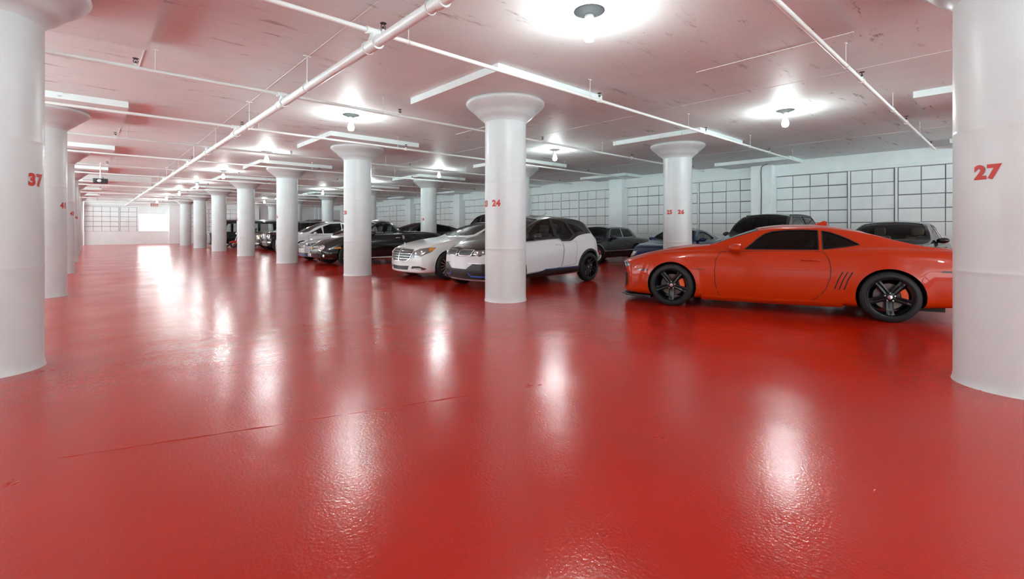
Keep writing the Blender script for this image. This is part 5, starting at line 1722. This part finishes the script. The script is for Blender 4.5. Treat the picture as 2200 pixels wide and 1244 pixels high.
# ---- 13 dark suv
SUVG = paint('charcoal_paint', (0.030, 0.033, 0.040), 0.4, 0.3)
c = sedan('suv', 'charcoal suv with roof rails facing the aisle behind the orange coupe windshield', 'suv', (12.25, 4.86, 0), 4.7, 1.72, 1.88, SUVG, hood=1.05, cowl=1.15, roof0=2.0, roof1=3.9, deck=4.5, deckz=1.2, belt=1.05, fo=0.9, wbase=2.8, nosez=0.86, RT=0.37, gl=G_MID, bot=0.24, ghw=0.62, seat=BLKL)
face(c, 0.94, 0.74, 0.88, gz=(0.58, 0.86), gw=0.38, bars=2)
for y in (-0.57, 0.57):
    c.ribbon('roof_rail', [V(2.1, y, 1.7), V(3.95, y, 1.7)], (0, 0, -1), BLACKP, 0.035, 0.035)

# ---- 14 black sedan
c = sedan('sedan', 'black sedan with tan seats facing the aisle behind the orange coupe trunk', 'car', (12.35, 2.08, 0), 4.85, 1.47, 1.86, BLK2, hood=0.96, cowl=1.35, roof0=2.15, roof1=3.35, deck=4.2, deckz=1.06, belt=0.94, fo=0.88, wbase=2.85, nosez=0.74, RT=0.34, gl=G_CLEAR, ws_m=G_CLEAR, seat=TAN, trim=CHROME, ghw=0.60)
face(c, 0.93, 0.62, 0.74, gz=(0.50, 0.72), gw=0.36, bars=3)

# ---- 16 tall black van at the far end
c = sedan('van', 'tall black van with large windows parked across the far end behind the aisle columns', 'van', (5.98, 37.35, 0), 5.1, 1.95, 1.95, BLK2, hood=1.15, cowl=0.25, roof0=0.85, roof1=4.7, deck=5.0, deckz=1.5, belt=1.0, fo=0.85, wbase=3.1, nosez=0.95, RT=0.36, plan_n=0.08, gl=G_CLEAR, bot=0.2, ghw=0.80,
          win=[[(0.75, 1.05), (1.05, 1.6), (1.55, 1.66), (1.55, 1.05)], [(1.7, 1.05), (1.7, 1.66), (2.9, 1.66), (2.9, 1.05)], [(3.05, 1.05), (3.05, 1.66), (4.3, 1.64), (4.4, 1.05)]], rear_glass=False)

# ---- red motor scooter
t = thing('motor_scooter', 'small red motor scooter parked in front of the tall black van', 'scooter', (7.05, 34.9, 0), 0.0)
SRED = paint('scooter_red', (0.45, 0.02, 0.02), 0.0, 0.3)
for x in (0.0, 1.15):
    wv = MB().lathe([(0.13, -0.04), (0.19, -0.045), (0.215, -0.025), (0.22, 0), (0.215, 0.025), (0.19, 0.045), (0.13, 0.04)], 32, 'y', closed=True).build('wheel', RUBBER, t, loc=(x, 0, 0.22))
    MB().lathe([(0.001, -0.03), (0.05, -0.035), (0.135, -0.02), (0.135, 0.02), (0.05, 0.035), (0.001, 0.03)], 24, 'y').build('rim', ALLOY, wv)
mb = MB()
mb.box((0.62, -0.16, 0.30), (1.38, 0.16, 0.66), bev=0.10)
mb.box((0.22, -0.14, 0.24), (0.80, 0.14, 0.33), bev=0.03)
mb.box((0.80, -0.12, 0.20), (1.0, 0.12, 0.36), bev=0.03)
mb.build('rear_body', SRED, t)
MB().box((-0.07, -0.20, -0.35), (0.0, 0.20, 0.36), bev=0.03, M=Matrix.Translation((0.24, 0, 0.60)) @ Matrix.Rotation(0.28, 4, 'Y')).build('leg_shield', SRED, t)
mb = MB().sphere((0, 0, 0.34), 0.27, 20, 10, 0, (1, 0.42, 0.55))
for q in mb.v:
    q.z = max(q.z, 0.36)
mb.build('mudguard', SRED, t)
MB().box((0.58, -0.14, 0.66), (1.32, 0.14, 0.78), bev=0.05).build('saddle', BLKL, t)
MB().tube([(0.0, 0, 0.22), (0.12, 0, 0.60), (0.24, 0, 0.98)], 0.025, 10).build('steering_stem', ALLOY, t)
mb = MB().tube([(0.30, -0.34, 1.02), (0.24, -0.15, 0.99), (0.24, 0.15, 0.99), (0.30, 0.34, 1.02)], 0.016, 8)
mb.build('handlebar', BLACKP, t)
MB().sphere((0.17, 0, 0.96), 0.085, 16, 10).build('headlamp', LAMPLENS, t)
for s in (-1, 1):
    m_ = MB().tube([(0.27, s * 0.24, 1.0), (0.25, s * 0.30, 1.16)], 0.006, 6).build('mirror_stem', CHROME, t)
    MB().sphere((0.25, s * 0.30, 1.19), 0.06, 14, 8, 0, (0.25, 1, 0.8)).build('mirror', BLACKP, m_)
# white notice board on two posts beside the scooter
t = thing('notice_board', 'white upright notice board standing behind the red scooter', 'board', (7.75, 35.3, 0))
MB().box((-0.45, -0.02, 0.95), (0.45, 0.02, 1.78), bev=0.006).build('panel', WALLW, t, smooth=False)
for x in (-0.4, 0.4):
    MB().tube([(x, 0.03, 0.0), (x, 0.03, 1.78)], 0.018, 8).build('post', ALLOY, t)
    MB().box((x - 0.03, -0.22, 0), (x + 0.03, 0.26, 0.03)).build('foot', ALLOY, t)
